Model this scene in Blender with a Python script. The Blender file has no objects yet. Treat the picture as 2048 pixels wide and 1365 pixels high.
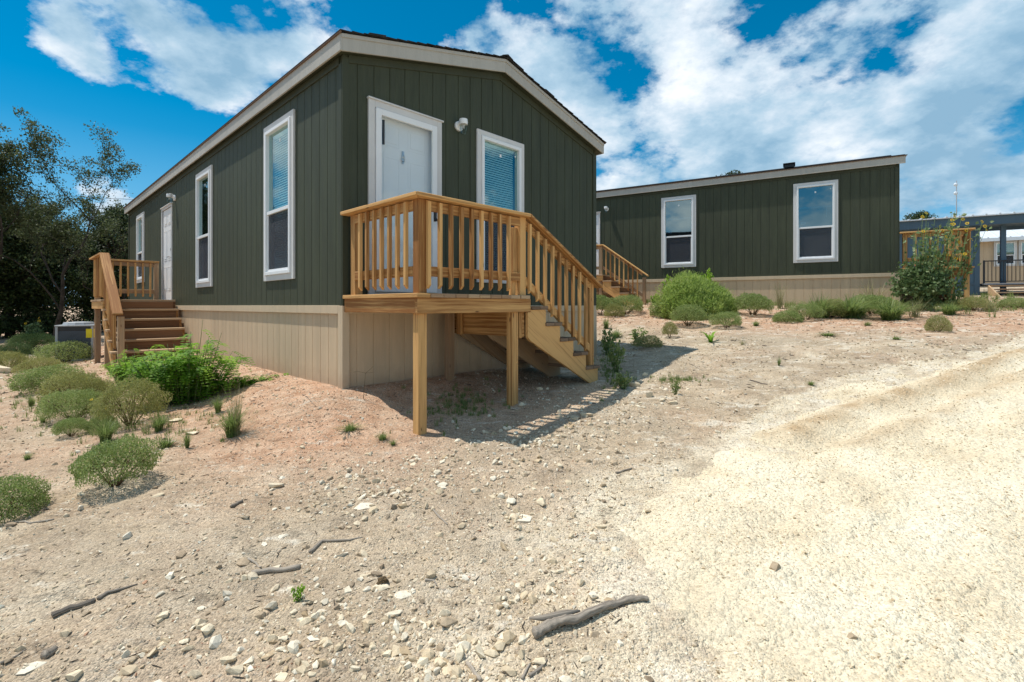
import bpy, math, random
import numpy as np
from mathutils import Vector, Matrix
R = math.radians
random.seed(7); rng = np.random.default_rng(11)
S = bpy.context.scene; COL = S.collection
# ------------------------------------------------------------------ camera
FOC = 985.0; CX = 1024.0; HY = 612.0
cd = bpy.data.cameras.new('camera'); cam = bpy.data.objects.new('camera', cd); COL.objects.link(cam)
cam.location = (0, 0, 0); cam.rotation_euler = (R(90), 0, 0)
cd.sensor_width = 36; cd.lens = 36 * FOC / 2048; cd.shift_y = -(682.5 - HY) / 2048
cd.clip_start = 0.05; cd.clip_end = 3000
S.camera = cam
S.view_settings.view_transform = 'Standard'; S.view_settings.look = 'None'
S.view_settings.exposure = 0.42; S.view_settings.gamma = 1
# ------------------------------------------------------------------ sun + sky
SUN_AZ = R(167); SUN_EL = R(67)
sd = Vector((math.cos(SUN_EL) * math.cos(SUN_AZ), math.cos(SUN_EL) * math.sin(SUN_AZ), math.sin(SUN_EL)))
ld = bpy.data.lights.new('sun', 'SUN'); ld.energy = 3.6; ld.angle = R(0.53); ld.color = (1, 0.95, 0.87)
sun = bpy.data.objects.new('sun', ld); COL.objects.link(sun); sun.location = (-20, 5, 30)
sun.rotation_euler = sd.to_track_quat('Z', 'Y').to_euler()
W = bpy.data.worlds.new('World'); S.world = W; W.use_nodes = True

class NT:
    def __init__(s, tree): s.t = tree; s.n = tree.nodes; s.l = tree.links
    def new(s, typ, **kw):
        nd = s.n.new(typ)
        for k, v in kw.items():
            if k.startswith('i_'):
                key = k[2:]
                key = int(key) if key.isdigit() else key.replace('_', ' ')
                nd.inputs[key].default_value = v
            else: setattr(nd, k, v)
        return nd
    def link(s, a, b): s.l.new(a, b)
    def _in(s, nd, i, v):
        if hasattr(v, 'links') or isinstance(v, bpy.types.NodeSocket): s.l.new(v, nd.inputs[i])
        else: nd.inputs[i].default_value = v
    def math(s, op, a, b=0.0, c=0.0, clamp=False):
        nd = s.n.new('ShaderNodeMath'); nd.operation = op; nd.use_clamp = clamp
        s._in(nd, 0, a); s._in(nd, 1, b); s._in(nd, 2, c); return nd.outputs[0]
    def ramp(s, fac, stops, interp='LINEAR'):
        nd = s.n.new('ShaderNodeValToRGB'); cr = nd.color_ramp; cr.interpolation = interp
        while len(cr.elements) > 1: cr.elements.remove(cr.elements[-1])
        for i, (p, c) in enumerate(stops):
            if not isinstance(c, (tuple, list)): c = (c, c, c)
            e = cr.elements[0] if i == 0 else cr.elements.new(p)
            e.position = p; e.color = (*c[:3], 1)
        s._in(nd, 0, fac); return nd.outputs[0]
    def mix(s, fac, a, b, mode='MIX'):
        nd = s.n.new('ShaderNodeMix'); nd.data_type = 'RGBA'; nd.blend_type = mode; nd.clamp_result = False
        s._in(nd, 0, fac)
        for i, v in ((6, a), (7, b)):
            if isinstance(v, tuple): v = (*v[:3], 1)
            s._in(nd, i, v)
        return nd.outputs[2]
    def noise(s, vec, scale, detail=4, rough=.55, dist=0.0, out=0):
        nd = s.n.new('ShaderNodeTexNoise'); nd.inputs['Scale'].default_value = scale
        nd.inputs['Detail'].default_value = detail; nd.inputs['Roughness'].default_value = rough
        nd.inputs['Distortion'].default_value = dist
        if vec is not None: s.l.new(vec, nd.inputs['Vector'])
        return nd.outputs[out]
    def voro(s, vec, scale, feature='F1', out='Distance', rnd=1.0):
        nd = s.n.new('ShaderNodeTexVoronoi'); nd.feature = feature; nd.inputs['Scale'].default_value = scale
        nd.inputs['Randomness'].default_value = rnd
        s.l.new(vec, nd.inputs['Vector']); return nd.outputs[out]
    def vmath(s, op, a, b=(0, 0, 0), out=0):
        nd = s.n.new('ShaderNodeVectorMath'); nd.operation = op
        s._in(nd, 0, a); s._in(nd, 1, b); return nd.outputs[out]
    def mapping(s, vec, scale=(1, 1, 1), loc=(0, 0, 0), rot=(0, 0, 0)):
        nd = s.n.new('ShaderNodeMapping'); nd.inputs['Scale'].default_value = scale
        nd.inputs['Location'].default_value = loc; nd.inputs['Rotation'].default_value = rot
        s.l.new(vec, nd.inputs[0]); return nd.outputs[0]

def pixdir(x, y):
    return Vector(((x - CX) / FOC, 1.0, (HY - y) / FOC)).normalized()

def build_sky():
    n = NT(W.node_tree); n.n.clear()
    out = n.new('ShaderNodeOutputWorld'); bg = n.new('ShaderNodeBackground')
    sky = n.new('ShaderNodeTexSky'); sky.sky_type = 'NISHITA'; sky.sun_disc = False
    sky.sun_elevation = SUN_EL; sky.sun_rotation = math.atan2(sd.x, sd.y)
    sky.air_density = 1.0; sky.dust_density = 0.15; sky.ozone_density = 3.5; sky.altitude = 300
    hs = n.new('ShaderNodeHueSaturation'); hs.inputs['Hue'].default_value = 0.482
    hs.inputs['Saturation'].default_value = 1.5; hs.inputs['Value'].default_value = 1.0
    n.link(sky.outputs[0], hs.inputs['Color'])
    tc = n.new('ShaderNodeTexCoord'); d = tc.outputs['Generated']
    sep = n.new('ShaderNodeSeparateXYZ'); n.link(d, sep.inputs[0])
    # project the view direction on a cloud layer overhead (softened towards the horizon)
    zz = n.math('ADD', n.math('MAXIMUM', sep.outputs[2], 0.0), 0.42)
    comb = n.new('ShaderNodeCombineXYZ')
    n.link(n.math('DIVIDE', sep.outputs[0], zz), comb.inputs[0])
    n.link(n.math('DIVIDE', sep.outputs[1], zz), comb.inputs[1])
    n.link(n.math('MULTIPLY', sep.outputs[2], 0.9), comb.inputs[2])
    P = comb.outputs[0]
    def puff(vec):
        return n.math('ADD', n.math('MULTIPLY', n.noise(vec, 2.7, 10, .60, .0), 1.65), -.36)
    base = puff(P)
    # where cloud banks stand in the sky: soft blobs round directions
    blobs = [  # px, py, radius, weight
        (1020, 150, .12, .16), (1130, 190, .14, .16), (1260, 50, .17, .16), (1420, 60, .17, .14), (1380, 200, .20, .20), (1230, 270, .14, .18), (1600, 130, .20, .15),
        (1760, 250, .13, .17), (1600, 270, .16, .18), (1860, 90, .20, .17), (2020, 60, .20, .15), (1450, 310, .14, .16), (1300, 345, .12, .16), (1960, 170, .12, .12),
        (960, 80, .05, .17), (1850, 380, .10, .16), (2000, 370, .12, .18), (2080, 420, .12, .18), (1640, 20, .2, .12),
        (520, 50, .10, .17), (555, 120, .08, .18), (270, 30, .05, .15), (330, 75, .05, .15), (400, 160, .05, .20), (395, 200, .045, .16), (620, 20, .06, .12), (440, 20, .1, .10),
        (175, 120, .04, .26), (50, 45, .05, .15), (110, 65, .04, .10), (250, 80, .04, -.12), (200, 40, .035, -.1), (150, 22, .05, .18), (285, 165, .04, .12), (235, 385, .07, .17), (200, 420, .08, .15),
        (790, 120, .15, -.14), (330, 190, .05, -.10), (600, 200, .08, -.12), (700, 60, .08, -.06), (110, 210, .14, -.12), (40, 220, .14, -.1), (1480, 385, .09, -.16), (1640, 350, .07, -.16), (1960, 285, .085, -.22), (1800, 355, .06, -.22), (1700, 345, .05, -.14), (1900, 330, .06, -.16),
        (1195, 315, .03, -.12), (1085, 25, .05, -.14), (1130, 55, .04, -.12), (1180, 85, .04, -.14), (1265, 110, .04, -.14), (1260, 90, .03, -.1), (830, 60, .10, -.12), (1790, 95, .03, -.20), (1905, 140, .025, -.10), (250, 280, .16, -.16), (450, 300, .12, -.12), (60, 130, .06, -.08), (245, 100, .04, -.08)]
    acc = None
    for (px, py, rad, w) in blobs:
        c = pixdir(px, py)
        dist = n.vmath('DISTANCE', d, tuple(c), out=1)
        q = n.math('DIVIDE', dist, rad)
        g = n.math('MULTIPLY', n.math('EXPONENT', n.math('MULTIPLY', n.math('MULTIPLY', q, q), -1.0)), w)
        acc = g if acc is None else n.math('ADD', acc, g)
    acc = n.math('MINIMUM', acc, .190)
    back = n.math('MULTIPLY', n.math('SUBTRACT', 0.35, sep.outputs[1], clamp=True), .12)
    dens = n.math('ADD', n.math('ADD', base, n.math('MULTIPLY', acc, .86)), back)
    cover = n.ramp(dens, [(0.495, 0), (0.535, .30), (0.59, .80), (0.66, 1)], 'LINEAR')
    # sunlit and shaded sides of the puffs: compare with the density a step towards the sun
    off = puff(n.vmath('ADD', P, (-0.07, 0.03, .07)))
    soft = n.noise(n.mapping(P, loc=(3.1, 1.7, .4)), 1.6, 6, .55)
    lit = n.math('MULTIPLY', n.math('SUBTRACT', base, off), 2.3)
    shade = n.math('ADD', n.math('ADD', lit, n.math('MULTIPLY', n.math('SUBTRACT', soft, .5), 2.2)), n.math('MULTIPLY', n.math('SUBTRACT', dens, .60), -1.6))
    shade = n.math('ADD', shade, .37)
    ccol = n.ramp(shade, [(0.0, (2.5, 4.3, 5.9)), (0.35, (4.1, 5.8, 7.2)), (0.62, (6.2, 7.3, 8.3)), (0.95, (8.9, 9.3, 9.7))])
    low = n.ramp(sep.outputs[2], [(0.0, 1), (0.10, .60), (0.28, 0)])
    blue = n.mix(low, hs.outputs[0], (1.9, 4.6, 7.4))          # clear pale blue air towards the horizon
    skyc = n.mix(cover, blue, ccol)
    n.link(skyc, bg.inputs[0]); bg.inputs[1].default_value = 0.085
    n.link(bg.outputs[0], out.inputs[0])
    W.cycles.sampling_method = 'MANUAL'; W.cycles.sample_map_resolution = 512
build_sky()

# ------------------------------------------------------------------ helpers
def tag(o, label=None, cat=None, group=None, kind=None):
    if label: o['label'] = label
    if cat: o['category'] = cat
    if group: o['group'] = group
    if kind: o['kind'] = kind
    return o
def empty(name, loc=(0, 0, 0), rz=0.0, label=None, cat=None, group=None):
    o = bpy.data.objects.new(name, None); COL.objects.link(o); o.location = loc; o.rotation_euler = (0, 0, rz)
    o.empty_display_size = .2
    return tag(o, label, cat, group)
def link_obj(name, me, parent=None, mat=None):
    o = bpy.data.objects.new(name, me); COL.objects.link(o)
    if parent is not None: o.parent = parent
    if mat is not None and not me.materials: me.materials.append(mat)
    return o
def np_mesh(name, V, F, mat=None, rnd=None, smooth=False, uv=None, attrs=None, midx=None):
    V = np.asarray(V, dtype=np.float32); F = np.asarray(F, dtype=np.int32); k = F.shape[1]
    me = bpy.data.meshes.new(name)
    me.vertices.add(len(V)); me.vertices.foreach_set('co', V.ravel())
    me.loops.add(F.size); me.loops.foreach_set('vertex_index', F.ravel())
    me.polygons.add(len(F)); me.polygons.foreach_set('loop_start', np.arange(0, F.size, k, dtype=np.int32))
    me.polygons.foreach_set('loop_total', np.full(len(F), k, dtype=np.int32))
    me.polygons.foreach_set('use_smooth', np.full(len(F), bool(smooth)))
    if mat is not None:
        for m in (mat if isinstance(mat, list) else [mat]): me.materials.append(m)
    if midx is not None: me.polygons.foreach_set('material_index', np.asarray(midx, dtype=np.int32))
    me.update(calc_edges=True)
    if rnd is not None:
        a = me.attributes.new('rnd', 'FLOAT', 'POINT'); a.data.foreach_set('value', np.asarray(rnd, dtype=np.float32))
    for kx, vv in (attrs or {}).items():
        a = me.attributes.new(kx, 'FLOAT', 'POINT'); a.data.foreach_set('value', np.asarray(vv, dtype=np.float32))
    if uv is not None:
        ul = me.uv_layers.new(name='UVMap'); ul.data.foreach_set('uv', np.asarray(uv, dtype=np.float32).ravel())
    return me

class MB:
    """collects boxes, prisms, tubes into one mesh"""
    def __init__(s): s.v = []; s.f = []; s.uv = []; s.r = []
    def add(s, vs, fs, rnd=None, axis=None):
        b = len(s.v); rnd = random.random() if rnd is None else rnd
        vs = [Vector(v) for v in vs]
        mn = [min(v[i] for v in vs) for i in range(3)]; mx = [max(v[i] for v in vs) for i in range(3)]
        ax = axis if axis is not None else max(range(3), key=lambda i: mx[i] - mn[i])
        ou, ov = random.random() * 40, random.random() * 40
        for v in vs: s.v.append(v); s.r.append(rnd)
        for f in fs:
            s.f.append([b + i for i in f])
            nrm = (vs[f[1]] - vs[f[0]]).cross(vs[f[2]] - vs[f[1]])
            na = max(range(3), key=lambda i: abs(nrm[i]))
            oth = [i for i in range(3) if i != na]
            if isinstance(ax, Vector):
                for i in f:
                    u = vs[i].dot(ax); w = vs[i] - ax * u
                    s.uv.append((u + ou, w[oth[0]] * .7 + w[oth[1]] * .7 + ov + na * 1.7))
            elif na == ax:
                for i in f: s.uv.append((vs[i][oth[0]] * .15 + ou, vs[i][oth[1]] + ov + 7))
            else:
                o2 = [i for i in oth if i != ax][0]
                for i in f: s.uv.append((vs[i][ax] + ou, vs[i][o2] + ov + na * 1.7))
        return s
    def box(s, a, b, rnd=None, axis=None):
        x0, y0, z0 = [min(a[i], b[i]) for i in range(3)]; x1, y1, z1 = [max(a[i], b[i]) for i in range(3)]
        vs = [(x0, y0, z0), (x1, y0, z0), (x1, y1, z0), (x0, y1, z0), (x0, y0, z1), (x1, y0, z1), (x1, y1, z1), (x0, y1, z1)]
        return s.add(vs, [(0, 3, 2, 1), (4, 5, 6, 7), (0, 1, 5, 4), (1, 2, 6, 5), (2, 3, 7, 6), (3, 0, 4, 7)], rnd, axis)
    def hexa(s, vs, rnd=None, axis=None):
        return s.add(vs, [(0, 3, 2, 1), (4, 5, 6, 7), (0, 1, 5, 4), (1, 2, 6, 5), (2, 3, 7, 6), (3, 0, 4, 7)], rnd, axis)
    def prism(s, poly, axis, a, b, rnd=None, ax=None):
        """poly: 2-D points in the two other axes, extruded from a to b along axis (0/1/2)"""
        n = len(poly); vs = []
        for c in (a, b):
            for p in poly:
                v = [0, 0, 0]; o = [i for i in range(3) if i != axis]; v[axis] = c; v[o[0]] = p[0]; v[o[1]] = p[1]; vs.append(v)
        fs = [tuple(range(n))[::-1], tuple(range(n, 2 * n))] + [(i, (i + 1) % n, n + (i + 1) % n, n + i) for i in range(n)]
        return s.add(vs, fs, rnd, ax)
    def beam(s, p, q, w, h, rnd=None):
        """rectangular bar from p to q, w across, h in the upright plane"""
        p = Vector(p); q = Vector(q); d = (q - p).normalized(); up = Vector((0, 0, 1))
        if abs(d.z) > .98: up = Vector((1, 0, 0))
        sx = d.cross(up).normalized() * w / 2; u = sx.cross(d).normalized() * h / 2
        vs = [p - sx - u, p + sx - u, q + sx - u, q - sx - u, p - sx + u, p + sx + u, q + sx + u, q - sx + u]
        return s.hexa(vs, rnd, d)
    def tube(s, pts, rads, n=8, cap=True, rnd=None):
        pts = [Vector(p) for p in pts]; b = len(s.v); rnd = random.random() if rnd is None else rnd; L = 0
        ref = None
        ou = random.random() * 30
        for i, p in enumerate(pts):
            d = (pts[min(i + 1, len(pts) - 1)] - pts[max(i - 1, 0)]).normalized()
            if ref is None: ref = d.orthogonal().normalized()
            ref = (ref - d * ref.dot(d)).normalized(); bi = d.cross(ref)
            r = rads[i] if isinstance(rads, (list, tuple)) else rads
            for k in range(n):
                a = 2 * math.pi * k / n; s.v.append(p + (ref * math.cos(a) + bi * math.sin(a)) * r); s.r.append(rnd)
        for i in range(len(pts) - 1):
            l2 = L + (pts[i + 1] - pts[i]).length
            for k in range(n):
                k2 = (k + 1) % n
                s.f.append([b + i * n + k, b + i * n + k2, b + (i + 1) * n + k2, b + (i + 1) * n + k])
                s.uv += [(L + ou, k * .05), (L + ou, (k + 1) * .05), (l2 + ou, (k + 1) * .05), (l2 + ou, k * .05)]
            L = l2
        if cap:
            s.f.append([b + k for k in range(n)][::-1]); s.uv += [(ou, k * .01) for k in range(n)]
            e = b + (len(pts) - 1) * n; s.f.append([e + k for k in range(n)]); s.uv += [(ou, k * .01) for k in range(n)]
        return s
    def lathe(s, prof, c, n=16, axis=2):
        """prof: (r, h) list revolved about an axis through c"""
        b = len(s.v); c = Vector(c); rnd = random.random()
        for (r, h) in prof:
            for k in range(n):
                a = 2 * math.pi * k / n; v = [r * math.cos(a), r * math.sin(a)]; v.insert(axis, h) if axis < 2 else v.append(h)
                s.v.append(c + Vector(v)); s.r.append(rnd)
        for i in range(len(prof) - 1):
            for k in range(n):
                k2 = (k + 1) % n; s.f.append([b + i * n + k, b + i * n + k2, b + (i + 1) * n + k2, b + (i + 1) * n + k]); s.uv += [(0, 0)] * 4
        return s
    def build(s, name, mat, parent=None, bevel=0, smooth=False, loc=None):
        me = bpy.data.meshes.new(name); me.from_pydata([tuple(v) for v in s.v], [], s.f)
        me.materials.append(mat)
        ul = me.uv_layers.new(name='UVMap'); ul.data.foreach_set('uv', [c for t in s.uv for c in t])
        a = me.attributes.new('rnd', 'FLOAT', 'POINT'); a.data.foreach_set('value', s.r)
        if smooth: me.polygons.foreach_set('use_smooth', [True] * len(me.polygons))
        me.update()
        o = link_obj(name, me, parent)
        if bevel:
            m = o.modifiers.new('bevel', 'BEVEL'); m.width = bevel; m.segments = 1; m.limit_method = 'ANGLE'
        if loc: o.location = loc
        return o

def copy_tree(o, parent=None):
    c = o.copy(); COL.objects.link(c)
    if parent is not None: c.parent = parent
    for ch in list(o.children): copy_tree(ch, c)
    return c

# ------------------------------------------------------------------ numpy noise
_perm = rng.permutation(512).astype(np.int64)
_ang = rng.random(512) * 2 * np.pi; _gx = np.cos(_ang); _gy = np.sin(_ang)
def pn(x, y, seed=0):
    xi = np.floor(x).astype(np.int64); yi = np.floor(y).astype(np.int64); xf = x - xi; yf = y - yi
    def g(ix, iy, fx, fy):
        h = _perm[(_perm[(ix + seed * 57) & 511] + iy) & 511]; return _gx[h] * fx + _gy[h] * fy
    u = xf * xf * xf * (xf * (xf * 6 - 15) + 10); v = yf * yf * yf * (yf * (yf * 6 - 15) + 10)
    a = g(xi, yi, xf, yf); b = g(xi + 1, yi, xf - 1, yf); c = g(xi, yi + 1, xf, yf - 1); d = g(xi + 1, yi + 1, xf - 1, yf - 1)
    return (a + u * (b - a)) * (1 - v) + (c + u * (d - c)) * v
def fbm(x, y, scale, octv=4, gain=.5, seed=0):
    s = 0; amp = 1.0
    for o in range(octv):
        s = s + amp * pn(x * scale * 2 ** o + o * 17.3, y * scale * 2 ** o + o * 5.1, seed + o); amp *= gain
    return s
def sstep(a, b, x):
    t = np.clip((x - a) / (b - a), 0, 1); return t * t * (3 - 2 * t)

# ------------------------------------------------------------------ ground shape
C1 = np.array([-1.773, 5.17]); A1 = R(45.9); G1 = np.array([math.cos(A1), math.sin(A1)]); L1 = np.array([-math.sin(A1), math.cos(A1)])
C2 = np.array([9.30, 11.85]); A2 = R(60.26); G2 = np.array([math.cos(A2), math.sin(A2)]); L2 = np.array([-math.sin(A2), math.cos(A2)])
Z2 = 0.79
HW, HL = 4.60, 12.7
_anc = np.array([(0, 0, -1.52), (-.81, 4.24, -1.14), (.06, 5.1, -1.05), (1.07, 6.2, -.94), (2.9, 8.1, -.70), (3.74, 13.65, .03), (9.3, 11.85, -.04),
                 (6.5, 12.9, 0.0), (17, 18, .37), (30, 30, 1.0), (-6.56, 8.14, -1.12), (-10, 11.3, -1.22), (-14, 15, -1.25), (-8.2, 9.6, -1.26), (-6, 6.4, -1.27), (-11, 13, -1.27), (12, 12, .05), (-4, 2, -1.45), (10.5, 11.2, -.02),
                 (4, 2, -1.2), (11, 3, -.75), (1.5, 10, -.6), (-2, -2, -1.7), (25, 12, .45)])
def _feat(x, y): return np.stack([np.ones_like(x), 22 * np.tanh(x / 22), 22 * np.tanh(y / 22)], -1)
_A = _feat(_anc[:, 0], _anc[:, 1]); _co = np.linalg.lstsq(_A, _anc[:, 2], rcond=None)[0]
_res = _anc[:, 2] - _A @ _co; _sc = 3.6
_K = np.exp(-((_anc[:, None, :2] - _anc[None, :, :2]) ** 2).sum(-1) / (2 * _sc ** 2)) + np.eye(len(_anc)) * .02
_wt = np.linalg.solve(_K, _res)
def house_dist(x, y, C, G, L):
    t = (x - C[0]) * G[0] + (y - C[1]) * G[1]; u = (x - C[0]) * L[0] + (y - C[1]) * L[1]
    dx = np.maximum(np.maximum(-t, t - HW), 0); dy = np.maximum(np.maximum(-u, u - HL), 0)
    return np.hypot(dx, dy)
def base_h(x, y):
    z = _feat(x, y) @ _co
    for (ax, ay, _), w in zip(_anc, _wt): z = z + w * np.exp(-((x - ax) ** 2 + (y - ay) ** 2) / (2 * _sc ** 2))
    d = house_dist(x, y, C1, G1, L1); m = np.exp(-(d / .62) ** 2)
    z = z + (-.868 - z) * m
    return z
def gh(x, y):
    x = np.asarray(x, dtype=float); y = np.asarray(y, dtype=float)
    r = np.hypot(x, y)
    z = base_h(x, y)
    f = 1 / (1 + (r / 14) ** 2)
    h1 = house_dist(x, y, C1, G1, L1); damp = .35 + .65 * sstep(0, .5, h1)
    z = z + (.030 * fbm(x, y, .9, 3, .5, 1)) * damp
    s = (x * .93 + y * .36); t = (-x * .36 + y * .93)         # weathered ledges run across the slope
    z = z + (.020 * fbm(s, t * 2.6, 2.2, 3, .6, 5) + .012 * fbm(s * .8, t * 2.2, 9.0, 2, .5, 9)) * f * damp
    return z
def gz(x, y): return float(gh(np.array([x]), np.array([y]))[0])
def at(px, py):
    """ground point seen at a photograph pixel"""
    rx = (px - CX) / FOC; rz = (HY - py) / FOC
    Y = np.concatenate([np.linspace(1.2, 12, 1100), np.linspace(12, 60, 1200)])
    g = gh(rx * Y, Y) - rz * Y
    i = int(np.argmax(g > 0)) if (g > 0).any() else len(Y) - 1
    return np.array([rx * Y[i], Y[i]])

# crushed-stone road outline
_edge_px = [(1330, 1362), (1290, 1290), (1245, 1200), (1195, 1120), (1170, 1055), (1227, 992), (1312, 941), (1383, 900), (1489, 845), (1604, 786), (1731, 748), (1858, 718), (1985, 699), (2048, 671)]
_edge = [at(*p) for p in _edge_px]
_e = _edge[-1]
ROAD = np.array([(-.5, -60), (-1.2, -8), (-.25, 0.2)] + [tuple(p) for p in _edge] + [(_e[0] + 2.4, _e[1] + 1.4), (_e[0] + 8, _e[1] + 3.0), (60, _e[1] + 8), (90, -60)])
def poly_sd(x, y, P):
    """signed distance, positive inside"""
    ins = np.zeros(x.shape, bool); dm = np.full(x.shape, 1e9); n = len(P)
    for i in range(n):
        x0, y0 = P[i]; x1, y1 = P[(i + 1) % n]
        c = ((y0 > y) != (y1 > y)) & (x < (x1 - x0) * (y - y0) / (y1 - y0 + 1e-12) + x0); ins ^= c
        dx, dy = x1 - x0, y1 - y0; tt = np.clip(((x - x0) * dx + (y - y0) * dy) / (dx * dx + dy * dy + 1e-12), 0, 1)
        dm = np.minimum(dm, np.hypot(x - x0 - tt * dx, y - y0 - tt * dy))
    return np.where(ins, dm, -dm)
def line_d(x, y, P):
    dm = np.full(np.shape(x), 1e9)
    for (x0, y0), (x1, y1) in zip(P[:-1], P[1:]):
        dx, dy = x1 - x0, y1 - y0; tt = np.clip(((x - x0) * dx + (y - y0) * dy) / (dx * dx + dy * dy + 1e-12), 0, 1)
        dm = np.minimum(dm, np.hypot(x - x0 - tt * dx, y - y0 - tt * dy))
    return dm
def road_m(x, y):
    r = np.hypot(x, y)
    return poly_sd(x, y, ROAD) + .09 * fbm(x, y, 1.3, 3, .6, 21) * np.clip(r / 3, .6, 2) + .07 * fbm(x, y, 6, 4, .75, 24)
RUT = [at(*p) for p in [(1560, 880), (1690, 830), (1800, 800), (1900, 765), (1990, 728), (2046, 700)]]
RUT2 = [at(*p) for p in [(1700, 905), (1850, 850), (1960, 795), (2046, 750)]]
def road_h(x, y):
    m = road_m(x, y); z = gh(x, y)
    d1 = line_d(x, y, RUT); d2 = line_d(x, y, RUT2)
    rut = .045 * np.exp(-(d1 / .13) ** 2) - .03 * np.exp(-((d1 - .30) / .12) ** 2) + .022 * np.exp(-(d2 / .12) ** 2)
    return z - .012 + .05 * sstep(-.02, .7, m) + (rut + .018 * fbm(x, y, 2.2, 4, .55, 33)) * sstep(.05, .6, m)
def surf(x, y):
    x = np.atleast_1d(np.asarray(x, float)); y = np.atleast_1d(np.asarray(y, float))
    return np.maximum(gh(x, y), road_h(x, y))
def sz(x, y): return float(surf(x, y)[0])
# ------------------------------------------------------------------ materials
def mat(name, rough=.8, spec=.3):
    m = bpy.data.materials.new(name); m.use_nodes = True; n = NT(m.node_tree)
    b = m.node_tree.nodes['Principled BSDF']; b.inputs['Roughness'].default_value = rough
    b.inputs['Specular IOR Level'].default_value = spec
    n.b = b; n.m = m
    return n
def coord(n, kind='Object'):
    return n.new('ShaderNodeTexCoord').outputs[kind]
def attr(n, name): nd = n.new('ShaderNodeAttribute'); nd.attribute_name = name; return nd.outputs['Fac']
def bump(n, h, strength=.5, dist=.01, nrm=None):
    nd = n.new('ShaderNodeBump'); nd.inputs['Strength'].default_value = strength; nd.inputs['Distance'].default_value = dist
    n.link(h, nd.inputs['Height'])
    if nrm is not None: n.link(nrm, nd.inputs['Normal'])
    return nd.outputs[0]
def plain(name, col, rough=.6, spec=.4, metal=0, var=.12, vscale=3.0, bmp=0, bscale=60):
    n = mat(name, rough, spec); c = coord(n)
    f = n.noise(c, vscale, 5, .6)
    lo = tuple(v * (1 - var) for v in col); hi = tuple(min(1, v * (1 + var)) for v in col)
    n.link(n.ramp(f, [(.3, lo), (.7, hi)]), n.b.inputs['Base Color']); n.b.inputs['Metallic'].default_value = metal
    if bmp: n.link(bump(n, n.noise(c, bscale, 4, .6), bmp, .004), n.b.inputs['Normal'])
    return n.m
def siding_mat(name, col, streak=.16):
    n = mat(name, .62, .35); c = coord(n)
    st = n.noise(n.mapping(c, (9, 9, .9)), 1.0, 5, .6)
    big = n.noise(c, .6, 3, .5); grain = n.noise(n.mapping(c, (55, 55, 7)), 1.0, 5, .65, .6)
    f = n.math('ADD', n.math('MULTIPLY', st, .5), n.math('ADD', n.math('MULTIPLY', big, .25), n.math('MULTIPLY', grain, .25)))
    lo = tuple(v * (1 - streak) for v in col); hi = tuple(v * (1 + streak) for v in col)
    base = n.ramp(f, [(.36, lo), (.64, hi)])
    sp = n.new('ShaderNodeSeparateXYZ'); n.link(c, sp.inputs[0])
    pc = n.vmath('FLOOR', n.mapping(c, (.82, .82, 0), loc=(.13, .13, 0))); wn = n.new('ShaderNodeTexWhiteNoise'); n.link(pc, wn.inputs[0])
    base = n.mix(1.0, base, n.ramp(wn.outputs[0], [(0, .92), (1, 1.08)]), 'MULTIPLY')
    rs = n.ramp(n.noise(n.mapping(c, (14, 14, .5)), 1.0, 4, .6), [(.52, 0), (.72, .30)]); base = n.mix(rs, base, tuple(v * .72 + .03 for v in col))
    # dust splashed on the lowest hand's breadth of the wall
    dn = n.math('ADD', n.math('MULTIPLY', sp.outputs[2], -5.2), n.math('MULTIPLY', n.noise(c, 7, 4, .6), 1.6))
    dm = n.ramp(n.math('ADD', dn, -4.35), [(0, 0), (1, .55)])
    base = n.mix(dm, base, (.40, .27, .18))
    n.link(base, n.b.inputs['Base Color'])
    n.link(bump(n, n.math('ADD', n.math('MULTIPLY', grain, 1.0), n.math('MULTIPLY', n.noise(c, 90, 3, .6), .5)), .55, .0035), n.b.inputs['Normal'])
    return n.m
def wood_mat(name, light, dark, knot=(.12, .05, .02), rough=.7, grey=0.0):
    n = mat(name, rough, .25); uv = coord(n, 'UV'); r = attr(n, 'rnd')
    if name.startswith('grey_dead'): uv = n.mapping(uv, (2.2, 1.6, 1))
    warp = n.noise(n.mapping(uv, (1.3, 5, 1)), 1.0, 3, .5)
    uvw = n.vmath('ADD', uv, n.vmath('MULTIPLY', n.noise(n.mapping(uv, (1.1, 2.5, 1)), 1.6, 2, .5, out=1), (0.0, .035, 0)))
    fine = n.noise(n.mapping(uvw, (3.0, 170, 1)), 1.0, 4, .65)
    band = n.noise(n.mapping(uvw, (.9, 38, 1)), 1.0, 3, .5, .5)
    f = n.math('ADD', n.math('MULTIPLY', fine, .45), n.math('MULTIPLY', band, .55))
    f = n.math('ADD', f, n.math('MULTIPLY', n.math('SUBTRACT', r, .5), .30))
    f = n.math('ADD', f, n.math('MULTIPLY', n.math('SUBTRACT', warp, .5), .25))
    col = n.ramp(f, [(.36, dark), (.50, tuple(.42 * a + .58 * b for a, b in zip(dark, light))), (.62, light)])
    kd = n.voro(n.mapping(uv, (3.2, 11, 1)), 1.0, out='Distance'); km = n.ramp(kd, [(.045, 1), (.12, 0)])
    kr = n.math('GREATER_THAN', n.noise(n.mapping(uv, (1.1, 3.1, 1)), 1.0, 1, .5), .50)
    col = n.mix(n.math('MULTIPLY', km, kr), col, knot)
    if grey: col = n.mix(n.math('MULTIPLY', n.ramp(n.noise(n.mapping(uv, (1.5, 10, 1)), 1, 4, .6), [(.35, 0), (.7, 1)]), grey), col, (.34, .29, .23))
    n.link(col, n.b.inputs['Base Color'])
    n.link(bump(n, fine, .5, .002), n.b.inputs['Normal'])
    return n.m
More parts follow.
